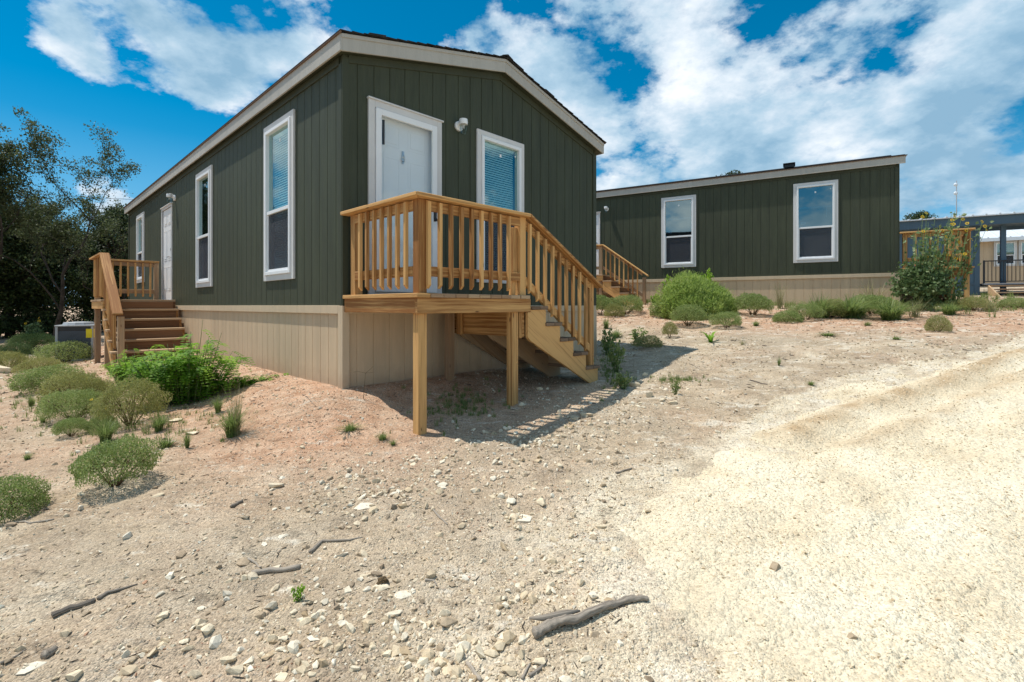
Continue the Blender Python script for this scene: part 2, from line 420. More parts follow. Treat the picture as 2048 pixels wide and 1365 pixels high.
def leaf_mat(name, lo, mid, hi, trans=.3, rough=.55):
    n = mat(name, rough, .35); r = attr(n, 'rnd')
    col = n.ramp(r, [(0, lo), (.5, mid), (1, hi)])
    n.link(col, n.b.inputs['Base Color'])
    tr = n.new('ShaderNodeBsdfTranslucent'); n.link(n.mix(.5, col, tuple(min(1, v * 1.6) for v in mid)), tr.inputs[0])
    mx = n.new('ShaderNodeMixShader'); mx.inputs[0].default_value = trans
    out = [x for x in n.n if x.type == 'OUTPUT_MATERIAL'][0]
    n.link(n.b.outputs[0], mx.inputs[1]); n.link(tr.outputs[0], mx.inputs[2]); n.link(mx.outputs[0], out.inputs[0])
    return n.m
def glass_mat(name, tint=(.62, .80, .82), base=.22, fk=1.0):
    n = mat(name, .02, .5); out = [x for x in n.n if x.type == 'OUTPUT_MATERIAL'][0]
    tp = n.new('ShaderNodeBsdfTransparent'); tp.inputs[0].default_value = (*tint, 1)
    gl = n.new('ShaderNodeBsdfGlossy'); gl.inputs['Roughness'].default_value = .015; gl.inputs[0].default_value = (.68, .88, .90, 1)
    fr = n.new('ShaderNodeFresnel'); fr.inputs[0].default_value = 1.52
    f = n.math('ADD', n.math('MULTIPLY', fr.outputs[0], fk), base, clamp=True)
    geo = n.new('ShaderNodeNewGeometry'); f = n.math('MULTIPLY', f, n.math('SUBTRACT', 1.0, geo.outputs['Backfacing']))
    mx = n.new('ShaderNodeMixShader'); n.link(f, mx.inputs[0]); n.link(tp.outputs[0], mx.inputs[1]); n.link(gl.outputs[0], mx.inputs[2])
    n.link(mx.outputs[0], out.inputs[0])
    return n.m
def ground_mat():
    n = mat('ground_soil', .95, .12); geo = n.new('ShaderNodeNewGeometry'); P = geo.outputs['Position']
    pink = attr(n, 'pink'); pale = attr(n, 'pale')
    big = n.noise(P, .55, 5, .6); med = n.noise(P, 2.4, 5, .62); fine = n.noise(P, 22, 5, .65)
    base = n.ramp(med, [(.28, (.32, .235, .16)), (.44, (.47, .365, .25)), (.56, (.57, .455, .32)), (.72, (.70, .60, .45))])
    grey = n.ramp(n.math('ADD', n.math('MULTIPLY', n.noise(P, .9, 6, .68, .4), .7), n.math('MULTIPLY', fine, .3)), [(.44, 0), (.54, 1)])
    base = n.mix(n.math('MULTIPLY', grey, .62), base, (.405, .33, .24))
    pk = n.ramp(n.noise(P, 5, 5, .65), [(.3, (.40, .225, .135)), (.5, (.55, .345, .225)), (.72, (.66, .47, .33))])
    base = n.mix(pink, base, pk)
    cream = attr(n, 'cream')
    cream = n.math('ADD', cream, n.math('MULTIPLY', n.math('SUBTRACT', n.noise(P, 6, 5, .7), .5), n.math('MULTIPLY', n.math('MULTIPLY', cream, n.math('SUBTRACT', 1.0, cream)), 4.0)), clamp=True)
    base = n.mix(n.math('MULTIPLY', cream, .92), base, n.ramp(med, [(.3, (.60, .49, .345)), (.5, (.73, .63, .465)), (.68, (.80, .71, .56))]))
    chalk = n.ramp(n.math('ADD', n.noise(n.mapping(P, (1.0, 2.2, 1), rot=(0, 0, .35)), 2.8, 6, .7), n.math('MULTIPLY', pale, .06)), [(.60, 0), (.68, 1)])
    base = n.mix(n.math('MULTIPLY', chalk, .75), base, (.72, .65, .53))
    # loose grit: cells of two sizes, some of them stones with a tint of their own
    c1 = n.voro(P, 42, out='Color'); d1 = n.voro(P, 42); c2 = n.voro(P, 120, out='Color'); d2 = n.voro(P, 120)
    s1 = n.new('ShaderNodeSeparateColor'); n.link(c1, s1.inputs[0]); s2 = n.new('ShaderNodeSeparateColor'); n.link(c2, s2.inputs[0])
    st = n.math('MULTIPLY', n.math('GREATER_THAN', s1.outputs[0], .62), n.ramp(d1, [(.40, 1), (.50, 0)]))
    base = n.mix(n.math('MULTIPLY', st, .55), base, n.mix(s1.outputs[1], (.34, .25, .18), (.66, .56, .43)))
    mult = n.ramp(s2.outputs[0], [(0, .66), (.5, 1.0), (1, 1.28)])
    base = n.mix(.75, base, mult, 'MULTIPLY')
    crev = n.ramp(n.noise(n.mapping(P, (1, 2.6, 1), rot=(0, 0, .35)), 5, 8, .74), [(.34, .50), (.45, 1.0), (.60, 1.0), (.70, 1.22)])
    base = n.mix(.8, base, crev, 'MULTIPLY')
    n.link(base, n.b.inputs['Base Color'])
    h = n.math('ADD', n.math('MULTIPLY', st, n.math('SUBTRACT', .6, d1)), n.math('MULTIPLY', d2, -.45))
    h = n.math('ADD', h, n.math('MULTIPLY', fine, 1.1)); h = n.math('ADD', h, n.math('MULTIPLY', n.noise(n.mapping(P, (1, 2.8, 1), rot=(0, 0, .35)), 11, 5, .65), 1.8))
    n.link(bump(n, h, .9, .016), n.b.inputs['Normal'])
    return n.m
def road_mat():
    n = mat('crushed_limestone', .95, .1); geo = n.new('ShaderNodeNewGeometry'); P = geo.outputs['Position']
    rut = attr(n, 'rut')
    med = n.noise(P, 1.6, 5, .6); fine = n.noise(P, 30, 5, .65)
    base = n.ramp(med, [(.3, (.66, .545, .375)), (.5, (.76, .655, .475)), (.68, (.80, .715, .55))])
    base = n.mix(n.math('MULTIPLY', rut, .9), base, (.47, .33, .19))
    c1 = n.voro(P, 55, out='Color'); d1 = n.voro(P, 55); c2 = n.voro(P, 130, out='Color'); d2 = n.voro(P, 130)
    s1 = n.new('ShaderNodeSeparateColor'); n.link(c1, s1.inputs[0]); s2 = n.new('ShaderNodeSeparateColor'); n.link(c2, s2.inputs[0])
    m1 = n.ramp(s1.outputs[0], [(0, .74), (.25, .95), (.6, 1.0), (1, 1.10)]); m2 = n.ramp(s2.outputs[0], [(0, .68), (.3, .95), (.6, 1.0), (1, 1.12)])
    big = n.ramp(n.noise(P, .8, 6, .7, .5), [(.35, .92), (.55, 1.0)]); base = n.mix(1.0, base, big, 'MULTIPLY')
    base = n.mix(.8, base, m1, 'MULTIPLY'); base = n.mix(.7, base, m2, 'MULTIPLY')
    n.link(base, n.b.inputs['Base Color'])
    h = n.math('ADD', n.math('MULTIPLY', d1, -.9), n.math('MULTIPLY', d2, -.4)); h = n.math('ADD', h, n.math('MULTIPLY', fine, .8))
    n.link(bump(n, h, .8, .012), n.b.inputs['Normal'])
    return n.m
def stone_mat(name, stops):
    n = mat(name, .92, .15); r = attr(n, 'rnd'); geo = n.new('ShaderNodeNewGeometry')
    f = n.noise(geo.outputs['Position'], 60, 4, .6)
    col = n.ramp(r, stops); col = n.mix(.6, col, n.ramp(f, [(.3, .72), (.7, 1.22)]), 'MULTIPLY')
    n.link(col, n.b.inputs['Base Color']); n.link(bump(n, f, .5, .004), n.b.inputs['Normal'])
    return n.m
M = {}
M['ground'] = ground_mat(); M['road'] = road_mat()
M['stone'] = stone_mat('limestone_chips', [(0, (.30, .23, .16)), (.25, (.44, .34, .23)), (.55, (.58, .47, .32)), (1, (.74, .67, .54))])
M['stone_pink'] = stone_mat('pink_granite_chips', [(0, (.24, .13, .08)), (.4, (.46, .27, .17)), (.75, (.58, .38, .26)), (1, (.70, .56, .43))])
M['stone_road'] = stone_mat('cream_limestone_chips', [(0, (.36, .26, .155)), (.15, (.56, .44, .29)), (.5, (.70, .59, .42)), (1, (.79, .71, .56))])
M['green'] = siding_mat('olive_green_siding', (.049, .056, .031), .26); M['greentrim'] = siding_mat('olive_green_trim', (.047, .053, .030), .1)
M['beige'] = siding_mat('tan_skirting', (.575, .435, .285), .11); M['beigetrim'] = siding_mat('tan_trim', (.58, .455, .31), .07)
M['fascia'] = siding_mat('greige_fascia', (.42, .40, .36), .07)
M['shingle'] = plain('dark_shingles', (.035, .033, .032), .95, .1, var=.4, vscale=9, bmp=.8)
M['dripedge'] = plain('brown_drip_edge', (.16, .09, .05), .6)
M['white'] = plain('white_vinyl', (.80, .81, .82), .4, .5, var=.03)
M['offwhite'] = plain('greyish_white_trim', (.62, .61, .60), .6, .3, var=.07, bmp=.3)
M['doorwhite'] = plain('white_painted_door', (.82, .82, .82), .45, .4, var=.03)
M['glass'] = glass_mat('window_glass', (.74, .85, .84), .20); M['glassdark'] = glass_mat('blue_window_glass', (.30, .50, .60), .26)
M['stormglass'] = glass_mat('storm_door_glass', (.97, .985, .99), .03, 1.0)
M['jar'] = glass_mat('jar_glass', (.85, .88, .88), .12)
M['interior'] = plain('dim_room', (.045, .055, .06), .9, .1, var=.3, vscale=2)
M['blind'] = plain('pale_blinds', (.78, .84, .84), .6, .3, var=.04)
M['screen'] = plain('insect_screen', (.035, .035, .045), .7, .2, var=.1)
M['black'] = plain('black_metal', (.02, .02, .022), .45, .5, var=.2)
M['steel'] = plain('brushed_steel', (.55, .55, .55), .35, .5, metal=1, var=.05)
M['pine'] = wood_mat('treated_pine', (.66, .385, .15), (.26, .11, .032))
M['pine_old'] = wood_mat('weathered_pine', (.50, .335, .19), (.31, .185, .10), grey=.35)
M['pine_brown'] = wood_mat('brown_stained_pine', (.235, .12, .06), (.13, .062, .028))
M['pine_dark'] = wood_mat('dark_weathered_boards', (.24, .15, .09), (.12, .07, .04), grey=.25)
M['driftwood'] = wood_mat('grey_dead_wood', (.42, .36, .29), (.10, .08, .065), grey=.3, rough=.9)
M['bark'] = plain('dark_bark', (.060, .050, .042), .95, .1, var=.45, vscale=6, bmp=1.0, bscale=25)
M['stem'] = plain('brown_stems', (.13, .09, .05), .9, .1, var=.3, vscale=20)
M['gstem'] = plain('green_stems', (.10, .15, .05), .8, .2, var=.3, vscale=20)
M['oak'] = leaf_mat('oak_leaves', (.022, .034, .012), (.075, .10, .035), (.20, .23, .11), .30)
M['juniper'] = leaf_mat('juniper_leaves', (.016, .028, .010), (.045, .075, .022), (.12, .17, .05), .2)
M['sage'] = leaf_mat('sage_green_leaves', (.09, .13, .03), (.26, .33, .10), (.48, .53, .24), .38)
M['sagebrown'] = leaf_mat('russet_green_leaves', (.13, .12, .03), (.30, .31, .10), (.48, .47, .20), .38)
M['fern'] = leaf_mat('bright_fern_leaves', (.04, .11, .014), (.17, .34, .03), (.42, .58, .08), .5)
M['feather'] = leaf_mat('feathery_green_leaves', (.09, .15, .025), (.27, .37, .085), (.48, .56, .17), .45)
M['grass'] = leaf_mat('grass_blades', (.07, .11, .025), (.18, .25, .07), (.34, .38, .16), .4)
M['drygrass'] = leaf_mat('dry_grass_blades', (.12, .13, .05), (.24, .24, .11), (.42, .38, .21), .35)
M['darkleaf'] = leaf_mat('dark_sunflower_leaves', (.04, .07, .022), (.13, .20, .075), (.34, .40, .21), .35)
M['petal'] = leaf_mat('yellow_petals', (.75, .42, .01), (.85, .55, .015), (.9, .65, .03), .3)
M['blue'] = siding_mat('slate_blue_siding', (.085, .155, .215), .08); M['bluetrim'] = siding_mat('blue_fascia', (.075, .13, .18), .08)
M['metalroof'] = plain('white_metal_roof', (.66, .70, .74), .4, .5, var=.05)
M['acgrey'] = plain('dark_grey_louvres', (.10, .12, .15), .5, .5, var=.1); M['acmetal'] = plain('light_grey_casing', (.38, .40, .42), .45, .5, var=.08)
M['yellow'] = plain('yellow_sticker', (.75, .62, .02), .6)

# ------------------------------------------------------------------ ground and road sheets
def polar(nr, na, r0, r1, a0, a1):
    r = np.exp(np.linspace(math.log(r0), math.log(r1), nr)); a = np.linspace(a0, a1, na)
    rr, aa = np.meshgrid(r, a, indexing='ij'); x = rr * np.sin(aa); y = rr * np.cos(aa)
    i = np.arange(nr - 1)[:, None] * na + np.arange(na - 1)[None, :]
    F = np.stack([i, i + na, i + na + 1, i + 1], -1).reshape(-1, 4)
    return x.ravel(), y.ravel(), F[:, ::-1]
def ground_attrs(x, y):
    d1 = house_dist(x, y, C1, G1, L1); d2 = house_dist(x, y, C2, G2, L2)
    u = (x - C1[0]) * L1[0] + (y - C1[1]) * L1[1]; t = (x - C1[0]) * G1[0] + (y - C1[1]) * G1[1]
    left = np.clip(1.5 - d1 / 1.5, 0, 1) * sstep(2.9, 1.0, t)
    lf = sstep(.6, -1.2, x + .35 * (y - 4)) * sstep(2.6, 4.2, y) * .45
    right = sstep(3.3, .6, np.abs(d2 - 2.6)) * sstep(6.2, 8.5, y + .15 * x) * .95
    pink = np.clip(np.maximum(np.maximum(left, lf), right) + .35 * fbm(x, y, .9, 3, .6, 41), 0, 1)
    pale = np.clip(sstep(-1, 2, x) * sstep(1.5, 3, y) + .4 * fbm(x, y, 1.2, 3, .5, 44), 0, 1)
    return pink, pale
def cream_attr(x, y):
    m = road_m(x, y); near = sstep(4.2, 2.2, y); w = .025 + .48 * near
    return np.clip(np.exp(np.minimum(m, 0) / w) * (1 + .9 * fbm(x, y, 2.4, 4, .65, 90)) - .08, 0, 1)
x1, y1, F1 = polar(430, 900, .35, 40, R(-62), R(62))
z1 = gh(x1, y1); pk, pl = ground_attrs(x1, y1)
# the rest of the land (behind the viewer and out to the horizon) continues the same sheet
xs = [x1]; ys = [y1]; zs = [z1]; Fs = [F1]; off = len(x1)
x2, y2, F2 = polar(150, 200, .35, 40, R(62), R(298)); xs.append(x2); ys.append(y2); zs.append(gh(x2, y2)); Fs.append(F2 + off); off += len(x2)
x3, y3, F3 = polar(40, 260, 40, 1500, 0, 2 * math.pi); xs.append(x3); ys.append(y3)
zs.append(gh(x3, y3)); Fs.append(F3 + off); off += len(x3)
x4, y4, F4 = polar(8, 120, .001, .35, 0, 2 * math.pi); xs.append(x4); ys.append(y4); zs.append(gh(x4, y4)); Fs.append(F4 + off)
X = np.concatenate(xs); Y = np.concatenate(ys); Z = np.concatenate(zs); FF = np.concatenate(Fs)
pk, pl = ground_attrs(X, Y)
g = link_obj('ground', np_mesh('ground', np.stack([X, Y, Z], -1), FF, M['ground'], smooth=True, attrs={'pink': pk, 'pale': pl, 'cream': cream_attr(X, Y)}))
tag(g, kind='structure')
zr = road_h(x1, y1); mr = road_m(x1, y1); keep = (mr[F1] > -.12).any(1)
rutv = np.clip(np.exp(-((line_d(x1, y1, RUT) - .02) / .13) ** 2) + .55 * np.exp(-(line_d(x1, y1, RUT2) / .10) ** 2), 0, 1) * np.clip(.75 + .8 * fbm(x1, y1, 3, 3, .6, 50), 0, 1)
def submesh(V, F, at_):
    used = np.unique(F); mp = np.full(len(V), -1, np.int64); mp[used] = np.arange(len(used))
    return V[used], mp[F], {k: v[used] for k, v in at_.items()}
Vr, Fr, Ar = submesh(np.stack([x1, y1, zr], -1), F1[keep], {'rut': rutv})
off = len(Vr); zr2 = road_h(x2, y2); k2 = (road_m(x2, y2)[F2] > -.12).any(1)
Vb, Fb, Ab = submesh(np.stack([x2, y2, zr2], -1), F2[k2], {'rut': np.zeros(len(x2))})
rd = link_obj('road', np_mesh('road', np.concatenate([Vr, Vb]), np.concatenate([Fr, Fb + off]), M['road'], smooth=True, attrs={'rut': np.concatenate([Ar['rut'], Ab['rut']])}))
tag(rd, kind='structure')

# ------------------------------------------------------------------ stones
def ico(sub):
    import bmesh
    bm = bmesh.new(); bmesh.ops.create_icosphere(bm, subdivisions=sub, radius=1)
    V = np.array([v.co[:] for v in bm.verts]); F = np.array([[v.index for v in f.verts] for f in bm.faces]); bm.free(); return V, F
def rough_proto(sub, k, amp=.28, planes=5, rmin=.50, rmax=.82):
    V, F = ico(sub); r = np.random.default_rng(100 + k)
    for _ in range(planes):
        n_ = r.normal(size=3); n_ /= np.linalg.norm(n_); d = rmin + (rmax - rmin) * r.random(); e = V @ n_ - d
        V = V - np.clip(e, 0, None)[:, None] * n_
    V = V * (1 + amp * (r.random((len(V), 1)) - .5))
    return V, F
def hull_rock(k, n):
    import bmesh
    r = np.random.default_rng(900 + k); bm = bmesh.new(); pts = []
    while len(pts) < n:
        p = r.normal(size=3); p /= np.linalg.norm(p)
        if all(np.linalg.norm(p - q) > 1.55 / math.sqrt(n) * 1.0 for q in pts): pts.append(p)
        elif r.random() < .02: pts.append(p)
    for p in pts: bm.verts.new(tuple(p * (.80 + .25 * r.random()) * np.array([1, .9, .9])))
    res = bmesh.ops.convex_hull(bm, input=bm.verts[:])
    bmesh.ops.delete(bm, geom=[v for v in bm.verts if not v.link_faces], context='VERTS')
    bmesh.ops.recalc_face_normals(bm, faces=bm.faces[:]); bm.verts.index_update()
    V = np.array([v.co[:] for v in bm.verts]); F = np.array([[v.index for v in f.verts] for f in bm.faces]); bm.free(); return V, F
P_small = [hull_rock(k, 8) for k in range(8)]; P_mid = [hull_rock(k + 20, 11 + k % 5) for k in range(12)]
def rotmats(n, r, tilt=1.0):
    a = r.random(n) * 2 * np.pi; q = r.normal(size=(n, 2)) * .35 * tilt
    ca, sa = np.cos(a), np.sin(a); cx, sx = np.cos(q[:, 0]), np.sin(q[:, 0]); cy, sy = np.cos(q[:, 1]), np.sin(q[:, 1])
    Z_ = np.zeros(n); O = np.ones(n)
    Rz = np.stack([ca, -sa, Z_, sa, ca, Z_, Z_, Z_, O], -1).reshape(n, 3, 3)
    Rx = np.stack([O, Z_, Z_, Z_, cx, -sx, Z_, sx, cx], -1).reshape(n, 3, 3)
    Ry = np.stack([cy, Z_, sy, Z_, O, Z_, -sy, Z_, cy], -1).reshape(n, 3, 3)
    return Rx @ Ry @ Rz
def stones(name, x, y, size, m, protos, r, flat=.6, sink=.35):
    n = len(x); z = surf(x, y); Vs = []; Fs = []; Rn = []; off = 0
    Rm = rotmats(n, r); which = r.integers(0, len(protos), n); rnd = r.random(n)
    for k, (PV, PF) in enumerate(protos):
        i = np.where(which == k)[0]
        if not len(i): continue
        sc = 1.05 * size[i, None] * np.stack([.75 + .6 * r.random(len(i)), .6 + .5 * r.random(len(i)), flat * (.7 + .6 * r.random(len(i)))], -1)
        V = np.einsum('nij,nvj->nvi', Rm[i], PV[None] * sc[:, None, :])
        V[..., 0] += x[i, None]; V[..., 1] += y[i, None]; V[..., 2] += (z[i] + size[i] * flat * (.5 - sink))[:, None]
        Vs.append(V.reshape(-1, 3)); F = PF[None] + (np.arange(len(i)) * len(PV))[:, None, None] + off; Fs.append(F.reshape(-1, 3))
        Rn.append(np.repeat(rnd[i], len(PV))); off += len(i) * len(PV)
    o = link_obj(name, np_mesh(name, np.concatenate(Vs), np.concatenate(Fs), m, np.concatenate(Rn)))
    return o
def scatter(n, r, r0, r1, a0=-58, a1=58):
    rr = np.exp(r.uniform(math.log(r0), math.log(r1), n)); a = np.radians(r.uniform(a0, a1, n)); return rr * np.sin(a), rr * np.cos(a), rr
r_ = np.random.default_rng(5)
def gravel(name, n, med, sig, m, where, protos, r0=1.5, r1=22, flat=.75, sink=.42, mn=.0016):
    x, y, rr = scatter(n, r_, r0, r1); p = where(x, y); k = r_.random(n) < p; x, y, rr = x[k], y[k], rr[k]
    s = np.maximum(np.exp(r_.normal(math.log(med), sig, len(x))), mn * rr); s = np.minimum(s, .034)
    hd = np.minimum(house_dist(x, y, C1, G1, L1), house_dist(x, y, C2, G2, L2)); k = hd > .02
    o = stones(name, x[k], y[k], s[k], m, protos, r_, flat, sink); tag(o, kind='stuff'); return o
def w_dirt(x, y):
    p, _ = ground_attrs(x, y); m = road_m(x, y)
    c = np.clip(.35 + 1.1 * fbm(x, y, .8, 4, .6, 60), .04, 1)
    return np.where(m > .05, 0, c * (1 - .75 * p))
def w_pink(x, y):
    p, _ = ground_attrs(x, y); m = road_m(x, y); return np.where(m > .02, 0, p * np.clip(.7 + .6 * fbm(x, y, 1.1, 3, .6, 61), .1, 1))
def w_road(x, y):
    m = road_m(x, y); return np.where(m > -.05, np.clip(.6 + .9 * fbm(x, y, 1.2, 4, .6, 62), .15, 1), np.exp(np.minimum(m + .05, 0) / (.05 + .45 * sstep(4.2, 2.3, y))))
def w_pile(x, y):                       # loose limestone heaps between the lot and the road
    P0 = [at(*p) for p in [(860, 960), (1010, 900), (1250, 810), (1330, 760)]]; P1 = [at(*p) for p in [(1010, 1010), (1100, 1130), (1020, 1250), (860, 1300), (420, 1290)]]
    d = np.minimum(line_d(x, y, P0) / .42, line_d(x, y, P1) / .26)
    return np.where(road_m(x, y) > .15, 0, np.exp(-d ** 2) * np.clip(.6 + 1.2 * fbm(x, y, 2.2, 3, .6, 63), 0, 1))
gravel('gravel', 80000, .0060, .50, M['stone'], w_dirt, P_small, mn=.0020)['label'] = 'small pale limestone chips strewn over the dirt lot'
gravel('gravel', 60000, .0058, .35, M['stone_pink'], w_pink, P_small)['label'] = 'pinkish gravel of the mound round the left house'
gravel('gravel', 130000, .0040, .42, M['stone_road'], w_road, P_small)['label'] = 'cream crushed limestone lying on the road'
gravel('rubble', 16000, .0115, .60, M['stone_road'], w_pile, P_mid, 1.5, 9)['label'] = 'loose cream limestone rubble between the lot and the road'
def w_ridge(x, y):
    P0 = [at(*p) for p in [(700, 975), (860, 960), (1010, 905), (1130, 870), (1250, 815), (1350, 765)]]
    return np.where(road_m(x, y) > .05, 0, np.exp(-(line_d(x, y, P0) / .34) ** 2) * np.clip(.75 + 1.2 * fbm(x, y, 2.2, 3, .6, 73), 0, 1))
gravel('rubble', 30000, .0105, .50, M['stone'], w_ridge, P_mid, 3.0, 9.5)['label'] = 'ridge of loose limestone rubble along the edge of the porch shadow'
def w_mid(x, y): return np.where(road_m(x, y) > .1, .05, .8) * np.clip(.25 + 1.3 * fbm(x, y, 1.0, 4, .6, 66), .03, 1)
gravel('rubble', 12000, .0115, .60, M['stone'], w_mid, P_mid, 1.5, 16, mn=.0028)['label'] = 'scattered thumb to fist sized limestone pieces on the lot'

def chips(name, n, m, lab):
    x, y, rr = scatter(n, r_, 1.6, 16); k = (r_.random(n) < np.clip(.5 + 1.5 * fbm(x, y, .7, 3, .6, 80), .05, 1)) & (road_m(x, y) < .0) & (house_dist(x, y, C1, G1, L1) > .05) & (house_dist(x, y, C2, G2, L2) > .05)
    x, y, rr = x[k], y[k], rr[k]; L = np.maximum(.018, .0035 * rr) * (.5 + 1.3 * r_.random(len(x))); V0, F0 = ico(1); Vs = []; off = 0
    a = r_.random(len(x)) * 3.1416; th = np.maximum(.0022, .0006 * rr); V = V0[None] * np.stack([L, th, th], -1)[:, None, :]; ca, sa = np.cos(a)[:, None], np.sin(a)[:, None]
    X_ = V[..., 0] * ca - V[..., 1] * sa + x[:, None]; Y_ = V[..., 0] * sa + V[..., 1] * ca + y[:, None]; Z_ = V[..., 2] + V[..., 0] * .1 + (surf(x, y) + th)[:, None]
    V = np.stack([X_, Y_, Z_], -1).reshape(-1, 3); F = (F0[None] + (np.arange(len(x)) * len(V0))[:, None, None]).reshape(-1, 3)
    o = link_obj(name, np_mesh(name, V, F, m, np.repeat(r_.random(len(x)), len(V0)))); tag(o, lab, kind='stuff')
chips('twigs', 2600, M['bark'], 'small dark bits of twig and bark strewn over the dirt')
# rocks one can point at: px, py, width px, flatness
ROCKS = [(257, 1347, 40, .5, 'tan oblong rock near the bottom edge, left of the centre', 0), (152, 1358, 40, .6, 'grey-white blocky rock at the bottom left', 2),
    (62, 1336, 52, .16, 'flat pale slab at the bottom left corner of the lot', 1), (390, 1352, 30, .7, 'white angular rock at the bottom edge, right of the tan oblong rock', 4), (455, 1326, 34, .6, 'cream rock capping the left rubble heap', 3), (403, 1258, 22, .7, 'rounded tan rock at the top of the left rubble heap', 6), (292, 1308, 20, .6, 'small cream rock above the tan oblong rock', 8), (371, 1286, 24, .5, 'pale pointed rock left of the rubble heap', 9),
    (568, 1281, 22, .6, 'white rock alone on smooth dirt between the two rubble heaps', 7), (624, 1278, 34, .14, 'crumbled white chalk slab beside the rubble, below the small weed', 5), (330, 1234, 30, .5, 'white and tan rock right of the smooth grey stick', 2),
    (889, 1232, 26, .9, 'white upright rock lying left of the grey log', 4), (735, 1250, 34, .5, 'pointed white rock in the rubble left of the grey log', 5), (764, 1178, 44, .3, 'crumbled white rock beside the dark clump', 8), (808, 1186, 52, .22, 'broad broken white slab right of the crumbled rock', 9), (790, 1226, 50, .14, 'low white slab under the broad broken one', 6),
    (730, 1012, 52, .14, 'flat white slab set flush in the dirt in front of the porch post', 1), (1052, 1038, 56, .14, 'flat white slab set flush in the dirt near the road edge', 2),
    (551, 974, 34, .4, 'flat tan rock casting a dark shadow on the pink gravel', 3), (754, 966, 22, .8, 'rounded pale rock in front of the porch post', 6), (1202, 1058, 24, .6, 'pale rock on the dirt just left of the road', 3), (1296, 1028, 15, .7, 'small cream rock on the dirt beside the road edge', 7),
    (1078, 1330, 36, .5, 'white stone half buried between two dead twigs at the bottom', 7), (1172, 1322, 28, .5, 'white stone right of the two dead twigs', 4), (1097, 1290, 18, .7, 'rounded stone under the grey log', 0), (777, 1312, 28, .6, 'cream rock in the bottom rubble left of the short dark stick', 2), (710, 1342, 24, .7, 'tan rock at the bottom edge left of the short dark stick', 3), (745, 1294, 18, .8, 'grey-white rock above the bottom rubble', 1),
    (8, 745, 44, .6, 'large pale boulder at the left edge beside the shrubs', 3), (1268, 773, 26, .7, 'white rounded rock in the sun right of the porch stairs', 5), (1299, 793, 24, .8, 'cream rock with a weed behind it right of the stairs', 6),
    (1348, 808, 28, .5, 'flat white rock farthest right of the stairs rubble', 2), (1290, 752, 14, .8, 'small white rock at the edge of the house shadow', 4),
    (1150, 838, 34, .35, 'pale rock in the striped shade below the stairs', 1), (1172, 832, 30, .4, 'cream rock beside the striped shade of the stair rail', 3), (1078, 780, 16, .7, 'white rock in the shade behind the right porch post', 5),
    (1044, 812, 13, .9, 'small white rock leaning on the foot of the right porch post', 4), (385, 868, 30, .3, 'thin pale stone between two grass tufts', 7), (355, 842, 30, .3, 'thin tan ledge stone above the small grass tufts', 9)]
for i, (px, py, w, fl, lab, k) in enumerate(ROCKS):
    if not w: continue
    slab = fl < .25
    p = at(px, py); V, F = P_mid[k]; d = math.hypot(*p); hw = w / FOC * p[1] / 2; r = np.random.default_rng(300 + i)
    V = V * np.array([hw * 1.1, hw * (.65 + .2 * r.random()), hw * fl]); a = r.random() * .8 - .2; V = V @ np.array([[math.cos(a), math.sin(a), 0], [-math.sin(a), math.cos(a), 0], [0, 0, 1]])
    o = link_obj('rock', np_mesh('rock', V, F, M['stone_road' if i % 3 and not slab else 'stone'], np.full(len(V), (.3 if not slab else .75) + .4 * r.random() * (.5 if slab else 1))))
    o.location = (p[0], p[1], sz(*p) + (hw * fl * .28 if not slab else .001 - hw * fl * .62)); tag(o, lab, 'rock')
# ------------------------------------------------------------------ mobile home (frame: x along the gable, y along the long wall, z above the belt band)
BASE = -0.87
def zl(x): return 2.61 + .247 * ((x + .07) if x < 2.3 else (4.67 - x))          # underside of the roof slab
def siding_sheet(mb, s0, s1, zb, zt, openings, P3, pitch=.2, off=.16, dep=.007):
    bps = {s0: 0, s1: 0}
    k = s0 + off
    while k < s1 - .02:
        for ds, dd in ((-.0055, 0), (-.003, -dep), (.003, -dep), (.0055, 0)): bps[round(k + ds, 5)] = dd
        k += pitch
    for (a, b, c, d) in openings:
        for e in (a, b):
            if all(abs(e - q) > .012 for q in bps): bps[e] = 0
    if s0 < 2.3 < s1 and callable(zt): bps[2.3] = 0
    ss = sorted(bps)
    for a, b in zip(ss[:-1], ss[1:]):
        mid = (a + b) / 2; spans = [(zb, None)]
        for (oa, ob, oc, od) in openings:
            if oa - .006 < mid < ob + .006:
                spans = ([(zb, oc)] if oc > zb else []) + [(od, None)]
        for (lo, hi) in spans:
            ha = hi if hi is not None else (zt(a) if callable(zt) else zt); hb = hi if hi is not None else (zt(b) if callable(zt) else zt)
            base = len(mb.v)
            for (s, z) in ((a, lo), (b, lo), (b, hb), (a, ha)): mb.v.append(Vector(P3(s, bps[s], z))); mb.r.append(.5)
            mb.f.append([base, base + 1, base + 2, base + 3]); mb.uv += [(0, 0)] * 4
SASH = .43
